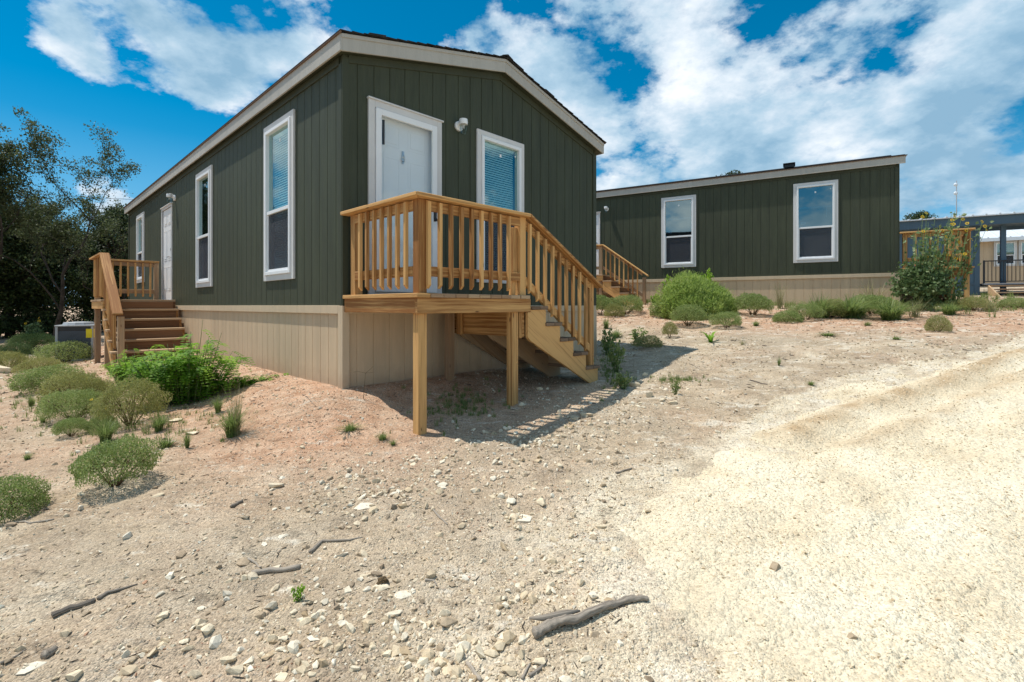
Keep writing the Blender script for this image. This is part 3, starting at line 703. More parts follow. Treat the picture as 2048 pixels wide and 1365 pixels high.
def make_window(parent, loc, rz, w, h, blind=True, dark=False, sticker=True):
    """own frame: x along the wall, -y outward, origin at bottom centre"""
    t = .075; fw = .045; hw = w / 2
    m = MB()
    m.prism([(-hw, 0), (hw, 0), (hw - t, t), (-hw + t, t)], 1, -.028, .0); m.prism([(-hw, h), (hw, h), (hw - t, h - t), (-hw + t, h - t)], 1, -.028, .0)
    m.prism([(-hw, 0), (-hw + t, t), (-hw + t, h - t), (-hw, h)], 1, -.028, .0); m.prism([(hw, 0), (hw - t, t), (hw - t, h - t), (hw, h)], 1, -.028, .0)
    win = m.build('window', M['offwhite'], parent, .003); win.location = loc; win.rotation_euler = (0, 0, rz)
    ix = hw - t; z0, z1 = t, h - t
    f = MB()
    for (a, b) in (((-ix, -.045, z0), (-ix + fw, .05, z1)), ((ix - fw, -.045, z0), (ix, .05, z1)), ((-ix + fw, -.045, z0), (ix - fw, .05, z0 + fw)), ((-ix + fw, -.045, z1 - fw), (ix - fw, .05, z1))): f.box(a, b)
    f.build('window_frame', M['white'], win, .004)
    jx = ix - fw; zr = z0 + (z1 - z0) * SASH
    s = MB(); s.box((-jx, -.030, zr - .022), (jx, .035, zr + .022))
    for a, b in (((-jx, -.022, z0 + fw), (-jx + .022, .03, zr - .022)), ((jx - .022, -.022, z0 + fw), (jx, .03, zr - .022)), ((-jx + .022, -.022, z0 + fw), (jx - .022, .03, z0 + fw + .03))): s.box(a, b)
    s.build('sash', M['white'], win, .003)
    gq = MB(); gq.box((-jx, .004, zr + .022), (jx, .008, z1 - fw)); gq.build('upper_pane', M['glassdark' if dark else 'glass'], win)
    gq = MB(); gq.box((-jx + .022, .012, z0 + fw + .03), (jx - .022, .016, zr - .022)); gq.build('lower_pane', M['glassdark' if dark else 'glass'], win)
    sc = MB(); zz = z0 + fw + .03
    m2 = M['screen_net']; sc.box((-jx + .022, -.006, zz), (jx - .022, -.005, zr - .022)); sc.build('insect_screen', m2, win)
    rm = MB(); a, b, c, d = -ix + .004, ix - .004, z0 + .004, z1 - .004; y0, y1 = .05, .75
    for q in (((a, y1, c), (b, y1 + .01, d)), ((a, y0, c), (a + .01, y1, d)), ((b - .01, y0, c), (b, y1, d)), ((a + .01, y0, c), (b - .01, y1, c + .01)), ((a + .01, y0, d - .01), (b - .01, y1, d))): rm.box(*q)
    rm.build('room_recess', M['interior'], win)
    if blind:
        bl = MB(); z = z0 + fw + .02; nn = 0
        while z < z1 - fw - .03:
            bl.hexa([(-jx + .03, .060, z), (jx - .03, .060, z), (jx - .03, .068, z + .024), (-jx + .03, .068, z + .024), (-jx + .03, .058, z + .001), (jx - .03, .058, z + .001), (jx - .03, .066, z + .023), (-jx + .03, .066, z + .023)]); z += .032
        bl.box((-jx + .02, .055, z1 - fw - .03), (jx - .02, .09, z1 - fw)); bl.build('blind', M['blind'], win)
    elif dark:
        bl = MB(); bl.box((-jx, .10, zr + .30), (jx, .14, zr + .34)); bl.box((-jx + .03, .12, zr + .05), (-jx + .13, .13, zr + .12)); bl.build('curtain_rod', M['offwhite'], win)
    if sticker:
        st = MB(); st.box((-.015, .0015, z1 - fw - .16), (.02, .0035, z1 - fw - .12)); st.build('sticker', M['white'], win); st = MB(); st.box((jx - .05, .0015, z1 - fw - .10), (jx - .03, .0035, z1 - fw - .08)); st.build('sticker', M['white'], win)
    return win
def screen_net():
    n = mat('insect_screen_net', .8, .1); out = [x for x in n.n if x.type == 'OUTPUT_MATERIAL'][0]
    n.b.inputs['Base Color'].default_value = (.075, .08, .095, 1)
    tp = n.new('ShaderNodeBsdfTransparent'); mx = n.new('ShaderNodeMixShader'); mx.inputs[0].default_value = .52
    n.link(tp.outputs[0], mx.inputs[1]); n.link(n.b.outputs[0], mx.inputs[2]); n.link(mx.outputs[0], out.inputs[0]); return n.m
M['screen_net'] = screen_net()
def panel_slab(m, x0, x1, z0, z1, y0, y1, e=1.0):
    m.box((x0, y0, z0), (x1, y1, z1)); w = x1 - x0; cx = (x0 + x1) / 2; pw = w * .30
    for sx in (-1, 1):
        c = cx + sx * w * .215
        for (a, b) in ((.10, .36), (.43, .76), (.82, .94)):
            za, zb = z0 + (z1 - z0) * a, z0 + (z1 - z0) * b
            # moulded rim then raised field
            for (q0, q1) in (((c - pw / 2, za), (c + pw / 2, za + .016)), ((c - pw / 2, zb - .016), (c + pw / 2, zb)), ((c - pw / 2, za + .016), (c - pw / 2 + .016, zb - .016)), ((c + pw / 2 - .016, za + .016), (c + pw / 2, zb - .016))):
                m.box((q0[0], y0 - .007 * e, q0[1]), (q1[0], y0 - .0005, q1[1]))
            m.prism([(c - pw / 2 + .035, za + .035), (c + pw / 2 - .035, za + .035), (c + pw / 2 - .035, zb - .035), (c - pw / 2 + .035, zb - .035)], 1, y0 - .0005 - .0085 * e, y0 - .0005)
def make_light(parent, loc, rz):
    m = MB(); m.lathe([(.0, -.0), (.062, 0), (.062, -.022), (.050, -.03), (.0, -.03)], (0, 0, 0), 20, 1)
    m.tube([(0, -.02, 0.01), (0, -.06, .035), (0, -.10, .035)], [.03, .04, .046], 12); m.lathe([(.0, .035), (.052, .035), (.056, .0), (.052, -.03), (0, -.03)], (0, -.10, .03), 20, 2)
    l = m.build('porch_light', M['white'], parent, smooth=False); l.location = loc; l.rotation_euler = (0, 0, rz)
    j = MB(); j.lathe([(.041, 0), (.043, -.03), (.040, -.085), (.030, -.115), (.0, -.125)], (0, -.10, 0), 18, 2); j.build('glass_jar', M['jar'], l, smooth=True)
    c = MB(); c.tube([(0, -.10, -.002), (0, -.10, -.05)], .014, 8); c.build('lamp_socket', M['offwhite'], l)
def make_home(label):
    """returns the root of a complete mobile home standing at the origin"""
    root = empty('mobile_home', label=label, cat='house', group='green mobile homes with tan skirting')
    loc = (0, 0, -BASE)
    RZL = R(-90)
    gw = (1.864, 2.777); gd = (.283, 1.278)
    Wd = [(1.213, 2.20, .33, 2.40), (4.62, 5.60, .33, 2.40), (10.45, 11.40, .60, 2.38)]; dr = (7.50, 8.47, .12, 2.20)
    tt = .07
    # gable wall
    m = MB(); ops = [(gw[0] + tt, gw[1] - tt, .31 + tt, 2.34 - tt), (gd[0] + .05, gd[1] - .05, -.2, 2.20)]
    siding_sheet(m, 0, HW, -.0, lambda x: zl(x) + .02, ops, lambda s, d, z: (s, -d, z))
    ops = [(a + tt, b - tt, c + tt, d - tt) for (a, b, c, d) in Wd] + [(dr[0] + .04, dr[1] - .04, -.2, dr[3] - .05)]
    siding_sheet(m, 0, HL, -.0, 2.64, [(a, b, c, d) for (a, b, c, d) in ops], lambda s, d, z: (-d, s, z))
    siding_sheet(m, 0, HL, -.0, 2.64, [], lambda s, d, z: (HW + d, s, z)); siding_sheet(m, 0, HW, -.0, lambda x: zl(x) + .02, [], lambda s, d, z: (s, HL + d, z))
    wall = m.build('wall', M['green'], root, loc=loc)
    m = MB()
    siding_sheet(m, 0, HW, -.93, 0, [], lambda s, d, z: (s, .012 - d, z)); siding_sheet(m, 0, HL, -.93, 0, [], lambda s, d, z: (.012 - d, s, z))
    siding_sheet(m, 0, HL, -.93, 0, [], lambda s, d, z: (HW - .012 + d, s, z)); siding_sheet(m, 0, HW, -.93, 0, [], lambda s, d, z: (s, HL - .012 + d, z))
    m.build('skirting', M['beige'], root, loc=loc)
    m = MB(); b = .022
    m.box((.06, -b, -.085), (HW - .0, .0, .004)); m.box((-b, .075, -.085), (0, HL, .004)); m.box((HW, 0, -.085), (HW + b, HL, .004))
    m.box((-b + .002, -b - .002, -.92), (.060, .010, -.0)); m.box((-b + .002, .012, -.92), (.008, .075, -.0)); m.box((HW - .07, -b, -.92), (HW + .02, .010, -.087))
    m.build('belt_trim', M['beigetrim'], root, .002, loc=loc)
    m = MB(); m.box((-.016, -.018, .005), (.055, .0, 2.62)); m.box((-.018, .002, .005), (0, .07, 2.55)); m.box((HW - .075, -.018, .005), (HW + .016, 0, 2.60)); m.box((-.018, HL - .07, .005), (0, HL + .01, 2.55))
    m.box((-.017, .07, 2.55), (0, HL, 2.632))
    for (a, c) in ((.055, 2.3), (2.3, HW - .075)): m.prism([(a, zl(a) - .075), (c, zl(c) - .075), (c, zl(c) + .01), (a, zl(a) + .01)], 1, -.0165, 0)
    m.build('corner_trim', M['greentrim'], root, .002, loc=loc)
    # roof: slab, boards, shingles
    z0 = zl(-.07); rf = MB()
    y0, y1 = -.10, HL + .10
    for (a, c) in ((-.07, 2.3), (2.3, 4.67)): rf.prism([(a, zl(a) + .012), (c, zl(c) + .012), (c, zl(c) + .17), (a, zl(a) + .17)], 1, y0, y1)
    roof = rf.build('roof', M['greentrim'], root, loc=loc)
    fb = MB(); fb.box((-.092, y0 - .022, z0 - .0), (-.07, y1, z0 + .172)); fb.box((4.67, y0 - .022, z0), (4.692, y1, z0 + .172))
    for (a, c) in ((-.07, 2.3), (2.3, 4.67)): fb.prism([(a, zl(a)), (c, zl(c)), (c, zl(c) + .172), (a, zl(a) + .172)], 1, y0 - .022, y0)
    for (a, c) in ((-.085, 2.3), (2.3, 4.685)): fb.prism([(a, zl(a) + .135), (c, zl(c) + .135), (c, zl(c) + .175), (a, zl(a) + .175)], 1, y0 - .034, y0 - .0225)
    fb.build('fascia', M['fascia'], roof, .003)
    de = MB(); de.box((-.108, y0 - .05, z0 + .166), (-.093, y1, z0 + .186)); de.box((4.693, y0 - .05, z0 + .166), (4.708, y1, z0 + .186))
    de.build('drip_edge', M['dripedge'], roof)
    sh = MB()
    for sgn, x0 in ((1, -.112), (-1, 4.712)):
        n = 18; L = abs(2.3 - x0)
        for k in range(n):          # overlapping courses
            a = x0 + sgn * L * k / n; c = x0 + sgn * (L * (k + 1) / n + (.02 if k < n - 1 else 0)); za = 2.61 + .247 * (abs(a - (-.07 if sgn > 0 else 4.67)) * (1 if k else -1)) + .19; zc = 2.61 + .247 * abs(c - (-.07 if sgn > 0 else 4.67)) + .182
            wob = .006 * random.random()
            sh.prism([(a, za + .004), (c, zc), (c, zc + .006), (a, za + .009 + wob * .5)], 1, y0 - .058 - .006 * random.random(), y1 + .04)
    sh.prism([(2.20, zl(2.2) + .195), (2.3, zl(2.3) + .205), (2.40, zl(2.4) + .195), (2.40, zl(2.4) + .212), (2.3, zl(2.3) + .228), (2.20, zl(2.2) + .212)], 1, y0 - .07, y1 + .04)
    for k in range(4): a = random.uniform(.2, 4.2); sh.prism([(a, zl(a) + .19), (a + .2, zl(a + .2) + .19), (a + .2, zl(a + .2) + .212), (a, zl(a) + .212)], 1, y0 - .062, y0 + .3)
    sh.build('shingles', M['shingle'], roof)
    # windows
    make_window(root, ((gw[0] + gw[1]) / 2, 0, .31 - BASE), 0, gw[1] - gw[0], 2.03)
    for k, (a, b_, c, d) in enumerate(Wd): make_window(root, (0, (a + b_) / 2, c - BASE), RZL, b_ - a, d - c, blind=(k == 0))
    # gable door with its storm door
    m = MB(); a, b_ = gd; top = 2.26
    m.box((a, -.03, .11), (a + .075, 0, top)); m.box((b_ - .075, -.03, .11), (b_, 0, top)); m.box((a + .075, -.03, top - .075), (b_ - .075, 0, top)); m.box((a - .01, -.045, top), (b_ + .02, 0, top + .02))
    m.box((a + .075, -.02, .115), (b_ - .075, .02, .15)); m.box((a + .05, .0, .12), (a + .075, .12, top - .05)); m.box((b_ - .075, .0, .12), (b_ - .05, .12, top - .05)); m.box((a + .075, .0, top - .075), (b_ - .075, .12, top - .05))
    fr = m.build('door_frame', M['offwhite'], root, .003, loc=loc)
    m = MB(); a, b_ = gd[0] + .082, gd[1] - .082; st = .07
    m.box((a, -.045, .155), (a + st, -.012, 2.18)); m.box((b_ - st, -.045, .155), (b_, -.012, 2.18)); m.box((a + st, -.045, 2.18 - st), (b_ - st, -.012, 2.18)); m.box((a + st, -.045, .155), (b_ - st, -.012, .33))
    sd_ = m.build('storm_door', M['white'], root, .004, loc=loc)
    m = MB(); m.box((a + st, -.030, .33), (b_ - st, -.026, 2.11)); m.build('glass_pane', M['stormglass'], sd_)
    m = MB(); m.box((b_ - .055, -.075, 1.02), (b_ - .03, -.045, 1.24)); m.tube([(b_ - .045, -.05, 1.20), (b_ - .07, -.10, 1.18), (b_ - .12, -.11, 1.17)], .010, 8); m.tube([(b_ - .04, -.08, 1.05), (b_ - .03, -.11, 1.0), (b_ - .01, -.10, .92)], .008, 8); m.build('handle', M['black'], sd_)
    m = MB(); m.tube([(a + st + .03, -.020, 2.07), (a + st + .03, -.020, 1.80)], .016, 10); m.build('door_closer', M['black'], sd_)
    m = MB(); panel_slab(m, gd[0] + .075, gd[1] - .075, .15, 2.19, .05, .09, .35); dd = m.build('inner_door', M['doorwhite'], root, .002, loc=loc)
    m = MB(); cx = (gd[0] + gd[1]) / 2 - .02; m.lathe([(0, 0), (.018, 0), (.022, -.01), (0, -.018)], (cx, .045, 1.74), 12, 1); m.lathe([(.020, 0), (.028, -.004), (.020, -.012)], (cx, .040, 1.70), 14, 1)
    m.box((cx - .012, .036, 1.655), (cx + .012, .045, 1.80)); m.build('door_knocker', M['steel'], dd)
    make_light(root, (1.5625, 0, 2.29 - BASE), 0)
    # long-wall door
    m = MB(); a, b_ = dr[0], dr[1]
    m.box((-.02, a, .12), (0, a + .045, 2.16)); m.box((-.02, b_ - .045, .12), (0, b_, 2.16)); m.box((-.02, a + .045, 2.115), (0, b_ - .045, 2.16)); m.box((-.04, a - .02, 2.16), (0, b_ + .02, 2.18)); m.box((0, a + .04, .10), (.10, b_ - .04, .135))
    m.build('door_frame', M['offwhite'], root, .002, loc=loc)
    m = MB(); panel_slab(m, -(b_ - a) / 2 + .05, (b_ - a) / 2 - .05, 0, 1.975, .008, .05)
    d2 = m.build('side_door', M['doorwhite'], root, .002); d2.location = (0, (a + b_) / 2, .138 - BASE); d2.rotation_euler = (0, 0, RZL)
    m = MB(); hx = (b_ - a) / 2 - .12; m.lathe([(0, 0), (.032, 0), (.030, -.012), (0, -.014)], (hx, .008, .90), 14, 1); m.tube([(hx, 0, .90), (hx, -.05, .90), (hx - .11, -.055, .90)], .010, 8); m.build('handle', M['steel'], d2); m = MB(); m.lathe([(0, 0), (.030, 0), (.028, -.02), (0, -.022)], (hx, .008, 1.06), 14, 1)
    m.build('deadbolt', M['steel'], d2)
    make_light(root, (0, 7.28, 2.24 - BASE), RZL)
    return root
def place_root(o, C, A, z, p=(0, 0, 0)):
    c, s = math.cos(A), math.sin(A)
    o.location = (C[0] + c * p[0] - s * p[1], C[1] + s * p[0] + c * p[1], z + p[2]); o.rotation_euler = (0, 0, A)
home1 = make_home('nearest olive green mobile home with tan skirting, a white storm door in its gable wall')
place_root(home1, C1, A1, BASE)
home2 = copy_tree(home1); home2['label'] = 'farther olive green mobile home on the right, its long sunlit wall above the shrubs'
place_root(home2, C2, A2, Z2 + BASE)
# the far home: bare rooms behind bluish panes
for w_ in [c for c in home2.children if c.name.startswith('window')]:
    for ch in list(w_.children):
        if ch.name.startswith('blind'): bpy.data.objects.remove(ch)
        elif 'pane' in ch.name:
            ch.data = ch.data.copy(); ch.data.materials[0] = M['glassdark']
    if abs(w_.location.x) < .01:
        jx = .35; bl = MB(); bl.box((-jx, .10, 1.42), (jx, .14, 1.46)); bl.box((-jx + .03, .05, 1.00), (-jx + .14, .06, 1.07)); bl.tube([(jx - .10, .10, 1.42), (jx - .10, .10, 1.15)], .006, 6); bl.build('curtain_rod', M['offwhite'], w_)
m = MB(); m.box((-.16, -.12, 0), (.16, .12, .09)); m.box((-.20, -.15, .09), (.20, .15, .125)); rv = m.build('roof_vent', M['black'], home2, .01); rv.location = (1.1, 2.3, zl(1.1) + .19 - BASE)

# ------------------------------------------------------------------ gable porch with stairs (same frame)
def baluster(root, off, p, q, out, lp='baluster', tilt=(0, 0)):
    """p bottom, q top of its outer face line; ends cut on a slant"""
    w = .034; x, y = p[0], p[1]; zb, zt = p[2], q[2]; r = random.uniform(-.006, .006); m = MB()
    ox, oy = out; tx, ty = (-oy, ox)
    def V(a, b, z, k=0): return (x + tx * (a - .5) * w + ox * (b) * w + r * k, y + ty * (a - .5) * w + oy * b * w + r * k, z)
    vs = [V(0, 0, zb), V(1, 0, zb), V(1, 1, zb + .034), V(0, 1, zb + .034), V(0, 0, zt, 1), V(1, 0, zt, 1), V(1, 1, zt - .012, 1), V(0, 1, zt - .012, 1)]
    m.hexa(vs, axis=2); b = m.build(lp, M['pine'], root, .002); b.location = off; return b
def make_porch(label):
    p0 = (.7, -.7, BASE - .25); off = (-p0[0], -p0[1], -p0[2])
    root = empty('wooden_porch', label=label, cat='porch', group='raised pine porches at the gable doors')
    W_ = M['pine']; D = 1.337; XE = 1.46
    def B(name, a, b, mt=W_, bev=.004): return MB().box(a, b).build(name, mt, root, bev, loc=off)
    x = -.022; k = 0
    while x < XE - .05:
        w = min(.139, XE + .012 - x); B('deck_board', (x, -D - .022 - random.random() * .012, .072), (x + w, -.03, .110), M['pine_old' if k else 'pine']); x += .1445; k += 1
    B('beam', (0, -D + .038, -.066), (.038, -.025, .0715)); B('beam', (0, -D, -.068), (XE, -D + .0378, .0712)); B('beam', (XE - .038, -D + .0385, -.066), (XE, -.025, .0705)); B('beam', (.04, -.062, -.066), (XE - .04, -.025, .0705), M['pine_old'])
    for xx in (.5, .96): B('joist', (xx, -D + .04, -.066), (xx + .038, -.065, .070), M['pine_old'])
    for (px, py, mt) in ((.0385, -D + .0385, 'pine'), (1.215, -D + .0385, 'pine'), (1.215, -.245, 'pine_old')): B('post', (px, py, -1.45), (px + .089, py + .089, .070), M[mt])
    B('rail_post', (.0385, -D + .0385, .1105), (.1275, -D + .1275, .94)); B('rail_post', (1.335, -D + .0385, .1105), (1.424, -D + .1275, .955)); B('rail_post', (.0385, -.175, .1105), (.1275, -.086, .94))
    B('top_rail', (.036, -D + .1285, .845), (.0745, -.176, .934)); B('top_rail', (.1285, -D + .037, .845), (1.334, -D + .075, .934)); B('bottom_rail', (.036, -D + .1285, .262), (.0745, -.176, .351)); B('bottom_rail', (.1285, -D + .037, .262), (1.334, -D + .075, .351))
    m = MB(); e = D + .045; m.prism([(-.045, -e), (.10, -e + .145), (.10, -.02), (-.045, -.02)], 2, .9415, .977, ax=1); m.build('rail_cap', W_, root, .006, loc=off)
    m = MB(); m.prism([(-.043, -e), (1.42, -e), (1.42, -e + .145), (.102, -e + .145)], 2, .9415, .977, ax=0); m.build('rail_cap', W_, root, .006, loc=off)
    for k in range(7): yy = -.326 - k * .1343; baluster(root, off, (.0355, yy, .150), (.0355, yy, .935), (-1, 0))
    for k in range(9): xx = .131 + k * .126; baluster(root, off, (xx, -D + .0365, .150), (xx, -D + .0365, .935), (0, -1))
    # slanted brace board beside the stair post
    m = MB(); m.prism([(1.235, .112), (1.30, .112), (1.334, .42), (1.334, .83), (1.262, .83), (1.262, .33)], 1, -D + .077, -D + .115, ax=2); m.build('brace_board', W_, root, .003, loc=off)
    # stairs going down to the right
    B('header', (1.375, -D + .05, -.335), (1.413, -.10, -.0665), M['pine']); B('hanger', (1.33, -D + .045, -.345), (1.373, -D + .135, -.067), M['pine']); B('hanger', (1.33, -.33, -.345), (1.373, -.24, -.067), M['pine'])
    n, run, rise = 5, .252, .185
    for si, yy in enumerate((-D, -.74, -.20)):
        pts = [(XE + .001, -.045)]
        for k in range(n): pts += [(XE + run * k + .001, -.004 - rise * k - .040), (XE + run * (k + 1) - .004, -.004 - rise * k - .040)]
        xe = XE + run * n; pts += [(xe, -.004 - rise * (n - 1) - .040), (xe, -.97), (xe - .14, -.97), (1.46, -.38), (1.4135, -.34), (1.4135, -.070), (XE + .001, -.070)]
        MB().prism(pts[1:], 1, yy, yy + .038, ax=Vector((.806, 0, -.592))).build('stringer', M['pine'] if si == 0 else M['pine_old'], root, .002, loc=off)
    for k in range(n):
        z = -.004 - rise * k; x0 = XE + run * k
        t = B('tread', (x0 - .012 + (.013 if k == 0 else 0), -D - .02, z - .038), (x0 + .128, -.165, z), M['pine_dark']); B('tread', (x0 + .134, -D - .02, z - .038), (x0 + run + .018, -.165, z), M['pine_dark'])
        if k: B('riser', (x0 - .004, -D + .039, z + .001 - .0), (x0 + .015, -.17, z + rise - .040), M['pine_old'])
    # stair rail (cap, boards, post, balusters)
    def zc(x): return .977 - .527 * (x - 1.40)
    xb = 2.765
    m = MB(); m.prism([(1.4215, .9415), (xb, zc(xb) - .036), (xb, zc(xb)), (1.4215, .977)], 1, -e, -e + .145, ax=0); m.build('rail_cap', W_, root, .005, loc=off)
    xp = 2.60; B('rail_post', (xp, -D + .0385, -.97), (xp + .089, -D + .1275, zc(xp) - .052))
    m = MB(); m.prism([(1.425, zc(1.425) - .136), (xp - .001, zc(xp) - .136), (xp - .001, zc(xp) - .047), (1.425, zc(1.425) - .047)], 1, -D + .037, -D + .075, ax=0); m.build('top_rail', W_, root, .003, loc=off)
    def zlw(x): return .30 - .672 * (x - 1.40)
    m = MB(); m.prism([(1.425, zlw(1.425) - .07), (xp - .001, zlw(xp) - .07), (xp - .001, zlw(xp) + .03), (1.425, zlw(1.425) + .03)], 1, -D + .037, -D + .075, ax=0); m.build('bottom_rail', W_, root, .003, loc=off)
    for k in range(9): xx = 1.462 + k * .128; baluster(root, off, (xx, -D + .0365, zlw(xx) - .13), (xx, -D + .0365, zc(xx) - .055), (0, -1))
    return root, p0
porch1, pp = make_porch('large pine porch on tall posts at the storm door of the nearest home')
place_root(porch1, C1, A1, 0, pp)
porch2 = copy_tree(porch1); porch2['label'] = 'pine porch half hidden by sunflowers at the right end of the farther home'
place_root(porch2, C2, A2, Z2, pp)

# ------------------------------------------------------------------ side stairs along the long wall
def make_side_stairs(label, n):
    p0 = (-.6, 7.0, BASE - .2); off = (-p0[0], -p0[1], -p0[2])
    root = empty('wooden_staircase', label=label, cat='stairs', group='wooden stairs at the side doors')
    W_ = M['pine_old']
    def B(name, a, b, mt=W_, bev=.004): return MB().box(a, b).build(name, mt, root, bev, loc=off)
    y = 7.0
    while y < 8.58: B('deck_board', (-1.22, y, .082), (-.05, min(y + .139, 8.62), .120), M['pine_old']); y += .1445
    B('beam', (-1.2, 7.0, -.06), (-1.162, 8.6, .0815), M['pine']); B('beam', (-1.16, 8.562, -.06), (-.05, 8.6, .0812)); B('beam', (-1.16, 7.0, -.06), (-.05, 7.036, .0812), M['pine_brown'])
    for (px, py) in ((-1.16, 7.04), (-1.16, 8.47), (-.15, 8.47), (-.15, 7.04)): B('post', (px, py, -1.35), (px + .089, py + .089, .080), W_)
    for (px, py) in ((-1.16, 8.47), (-.15, 8.47), (-1.16, 7.04)): B('rail_post', (px, py, .1205), (px + .089, py + .089, .955))
    yb = 7.0 - .25 * n; zb = .12 - .18 * n
    B('rail_post', (-1.16, yb + .02, zb - .30), (-1.071, yb + .109, zb + .78), M['pine_old'])
    B('top_rail', (-1.07, 8.50, .86), (-.151, 8.538, .949)); B('bottom_rail', (-1.07, 8.50, .27), (-.151, 8.538, .359)); B('top_rail', (-1.162, 7.13, .86), (-1.124, 8.469, .949)); B('bottom_rail', (-1.162, 7.13, .27), (-1.124, 8.469, .359))
    B('rail_cap', (-1.10, 8.44, .9555), (-.06, 8.58, .991), M['pine']); B('rail_cap', (-1.245, 6.99, .9555), (-1.1005, 8.58, .991), M['pine'])
    for k in range(7): xx = -1.0 + k * .13; baluster(root, off, (xx, 8.4985, .20), (xx, 8.4985, .95), (0, -1))
    for k in range(9): yy = 7.22 + k * .14; baluster(root, off, (-1.1635, yy, .16), (-1.1635, yy, .95), (-1, 0))
    sl = .18 / .25
    def zr(y): return .991 - sl * (6.99 - y)
    ye = yb - .06
    m = MB(); m.prism([(6.9895, .9555), (ye, zr(ye) - .0355), (ye, zr(ye)), (6.9895, .991)], 0, -1.245, -1.1, ax=1); m.build('rail_cap', M['pine'], root, .005, loc=off)
    ya = yb + .11
    m = MB(); m.prism([(7.0, zr(7.0) - .13), (ya, zr(ya) - .13), (ya, zr(ya) - .045), (7.0, zr(7.0) - .045)], 0, -1.162, -1.124, ax=1); m.build('top_rail', W_, root, .003, loc=off)
    m = MB(); m.prism([(7.0, zr(7.0) - .72), (ya, zr(ya) - .72), (ya, zr(ya) - .63), (7.0, zr(7.0) - .63)], 0, -1.162, -1.124, ax=1); m.build('bottom_rail', W_, root, .003, loc=off)
    k = 6.90
    while k > ya + .03: baluster(root, off, (-1.1635, k, zr(k) - .82), (-1.1635, k, zr(k) - .05), (-1, 0)); k -= .13
    for xx in (-1.2, -.09):
        pts = [(7.0 + .0, -.062)]; pts = [(6.998, -.34), (6.998, .12 - .18 - .040)]
        for q in range(n): pts += [(7.0 - .25 * (q + 1) + .003, .12 - .18 * (q + 1) - .040)] + ([(7.0 - .25 * (q + 1) + .003, .12 - .18 * (q + 2) - .040)] if q < n - 1 else [])
        pts += [(yb + .003, zb - .26), (yb + .16, zb - .26)]
        MB().prism(pts, 0, xx, xx + .038, ax=Vector((0, .81, .586))).build('stringer', M['pine'], root, .002, loc=off)
    for q in range(n):
        z = .12 - .18 * (q + 1); y1 = 7.0 - .25 * q
        B('tread', (-1.22, y1 - .25 - .018, z - .038), (-.05, y1 - .001 - (.0 if q else .001), z), M['pine_old'])
        B('riser', (-1.16, y1 - .25 - .0, z - .18), (-.092, y1 - .25 + .018, z - .0385), M['pine_brown'])
    B('riser', (-1.16, 6.98, -.098 + .04), (-.092, 6.9985, .08), M['pine_brown'])
    return root, p0
st1, sp = make_side_stairs('weathered wooden stairs with sloping handrail behind the bright green bush', 6)
place_root(st1, C1, A1, 0, sp)
st2, sp2 = make_side_stairs('brown wooden stairs with railing at the side door of the farther home', 5)
place_root(st2, C2, A2, Z2, sp2)
# ------------------------------------------------------------------ plants
def quads(Pc, size, r, aspect=.5, up=0.0, fold=0.0):
    """one small leaf per point: four corners, random facing"""
    n = len(Pc); d = r.normal(size=(n, 3)); d[:, 2] = d[:, 2] * (1 - .5 * abs(up)) + up * 1.6; d /= np.linalg.norm(d, axis=1)[:, None]
    e = np.cross(d, r.normal(size=(n, 3))); e /= np.linalg.norm(e, axis=1)[:, None]
    s = (size * (.6 + .8 * r.random(n)))[:, None]; nn = np.cross(d, e)
    V = np.stack([Pc, Pc + d * s * .5 + e * s * aspect * .5 + nn * s * .1, Pc + d * s, Pc + d * s * .5 - e * s * aspect * .5 + nn * s * .1], 1)
    F = np.arange(4 * n).reshape(n, 4); return V.reshape(-1, 3), F
def leafmesh(name, Pc, size, r, m, aspect=.5, up=0.0, tone=None, spread=.22):
    V, F = quads(Pc, size, r, aspect, up); n = len(Pc)
    t = (tone if tone is not None else np.full(n, .5)) + r.normal(size=n) * spread
    return np_mesh(name, V, F, m, np.repeat(np.clip(t, 0, 1), 4))
def mound_points(n, r, lumps=9, flat=.5, cut=-.35):
    """points through the outer part of a lumpy dome, unit radius, base at z=0"""
    L = r.normal(size=(lumps, 3)); L[:, 2] = np.abs(L[:, 2]) * .8; L /= np.linalg.norm(L, axis=1)[:, None]; la = r.uniform(-.12, .22, lumps)
    d = r.normal(size=(int(n * 1.6), 3)); d /= np.linalg.norm(d, axis=1)[:, None]; d = d[d[:, 2] > cut][:n]
    w = np.exp(-((d[:, None] - L[None]) ** 2).sum(-1) / .16); rad = 1 + (w * la).sum(1)
    rad = rad * (1 - .42 * r.random(len(d)) ** 2.2) * np.where(r.random(len(d)) < .10, 1 + .16 * r.random(len(d)), 1)
    rad = rad * (1 + .10 * np.sin(d[:, 0] * 9 + d[:, 1] * 7) * np.cos(d[:, 2] * 8 + d[:, 1] * 5))
    return d * rad[:, None]
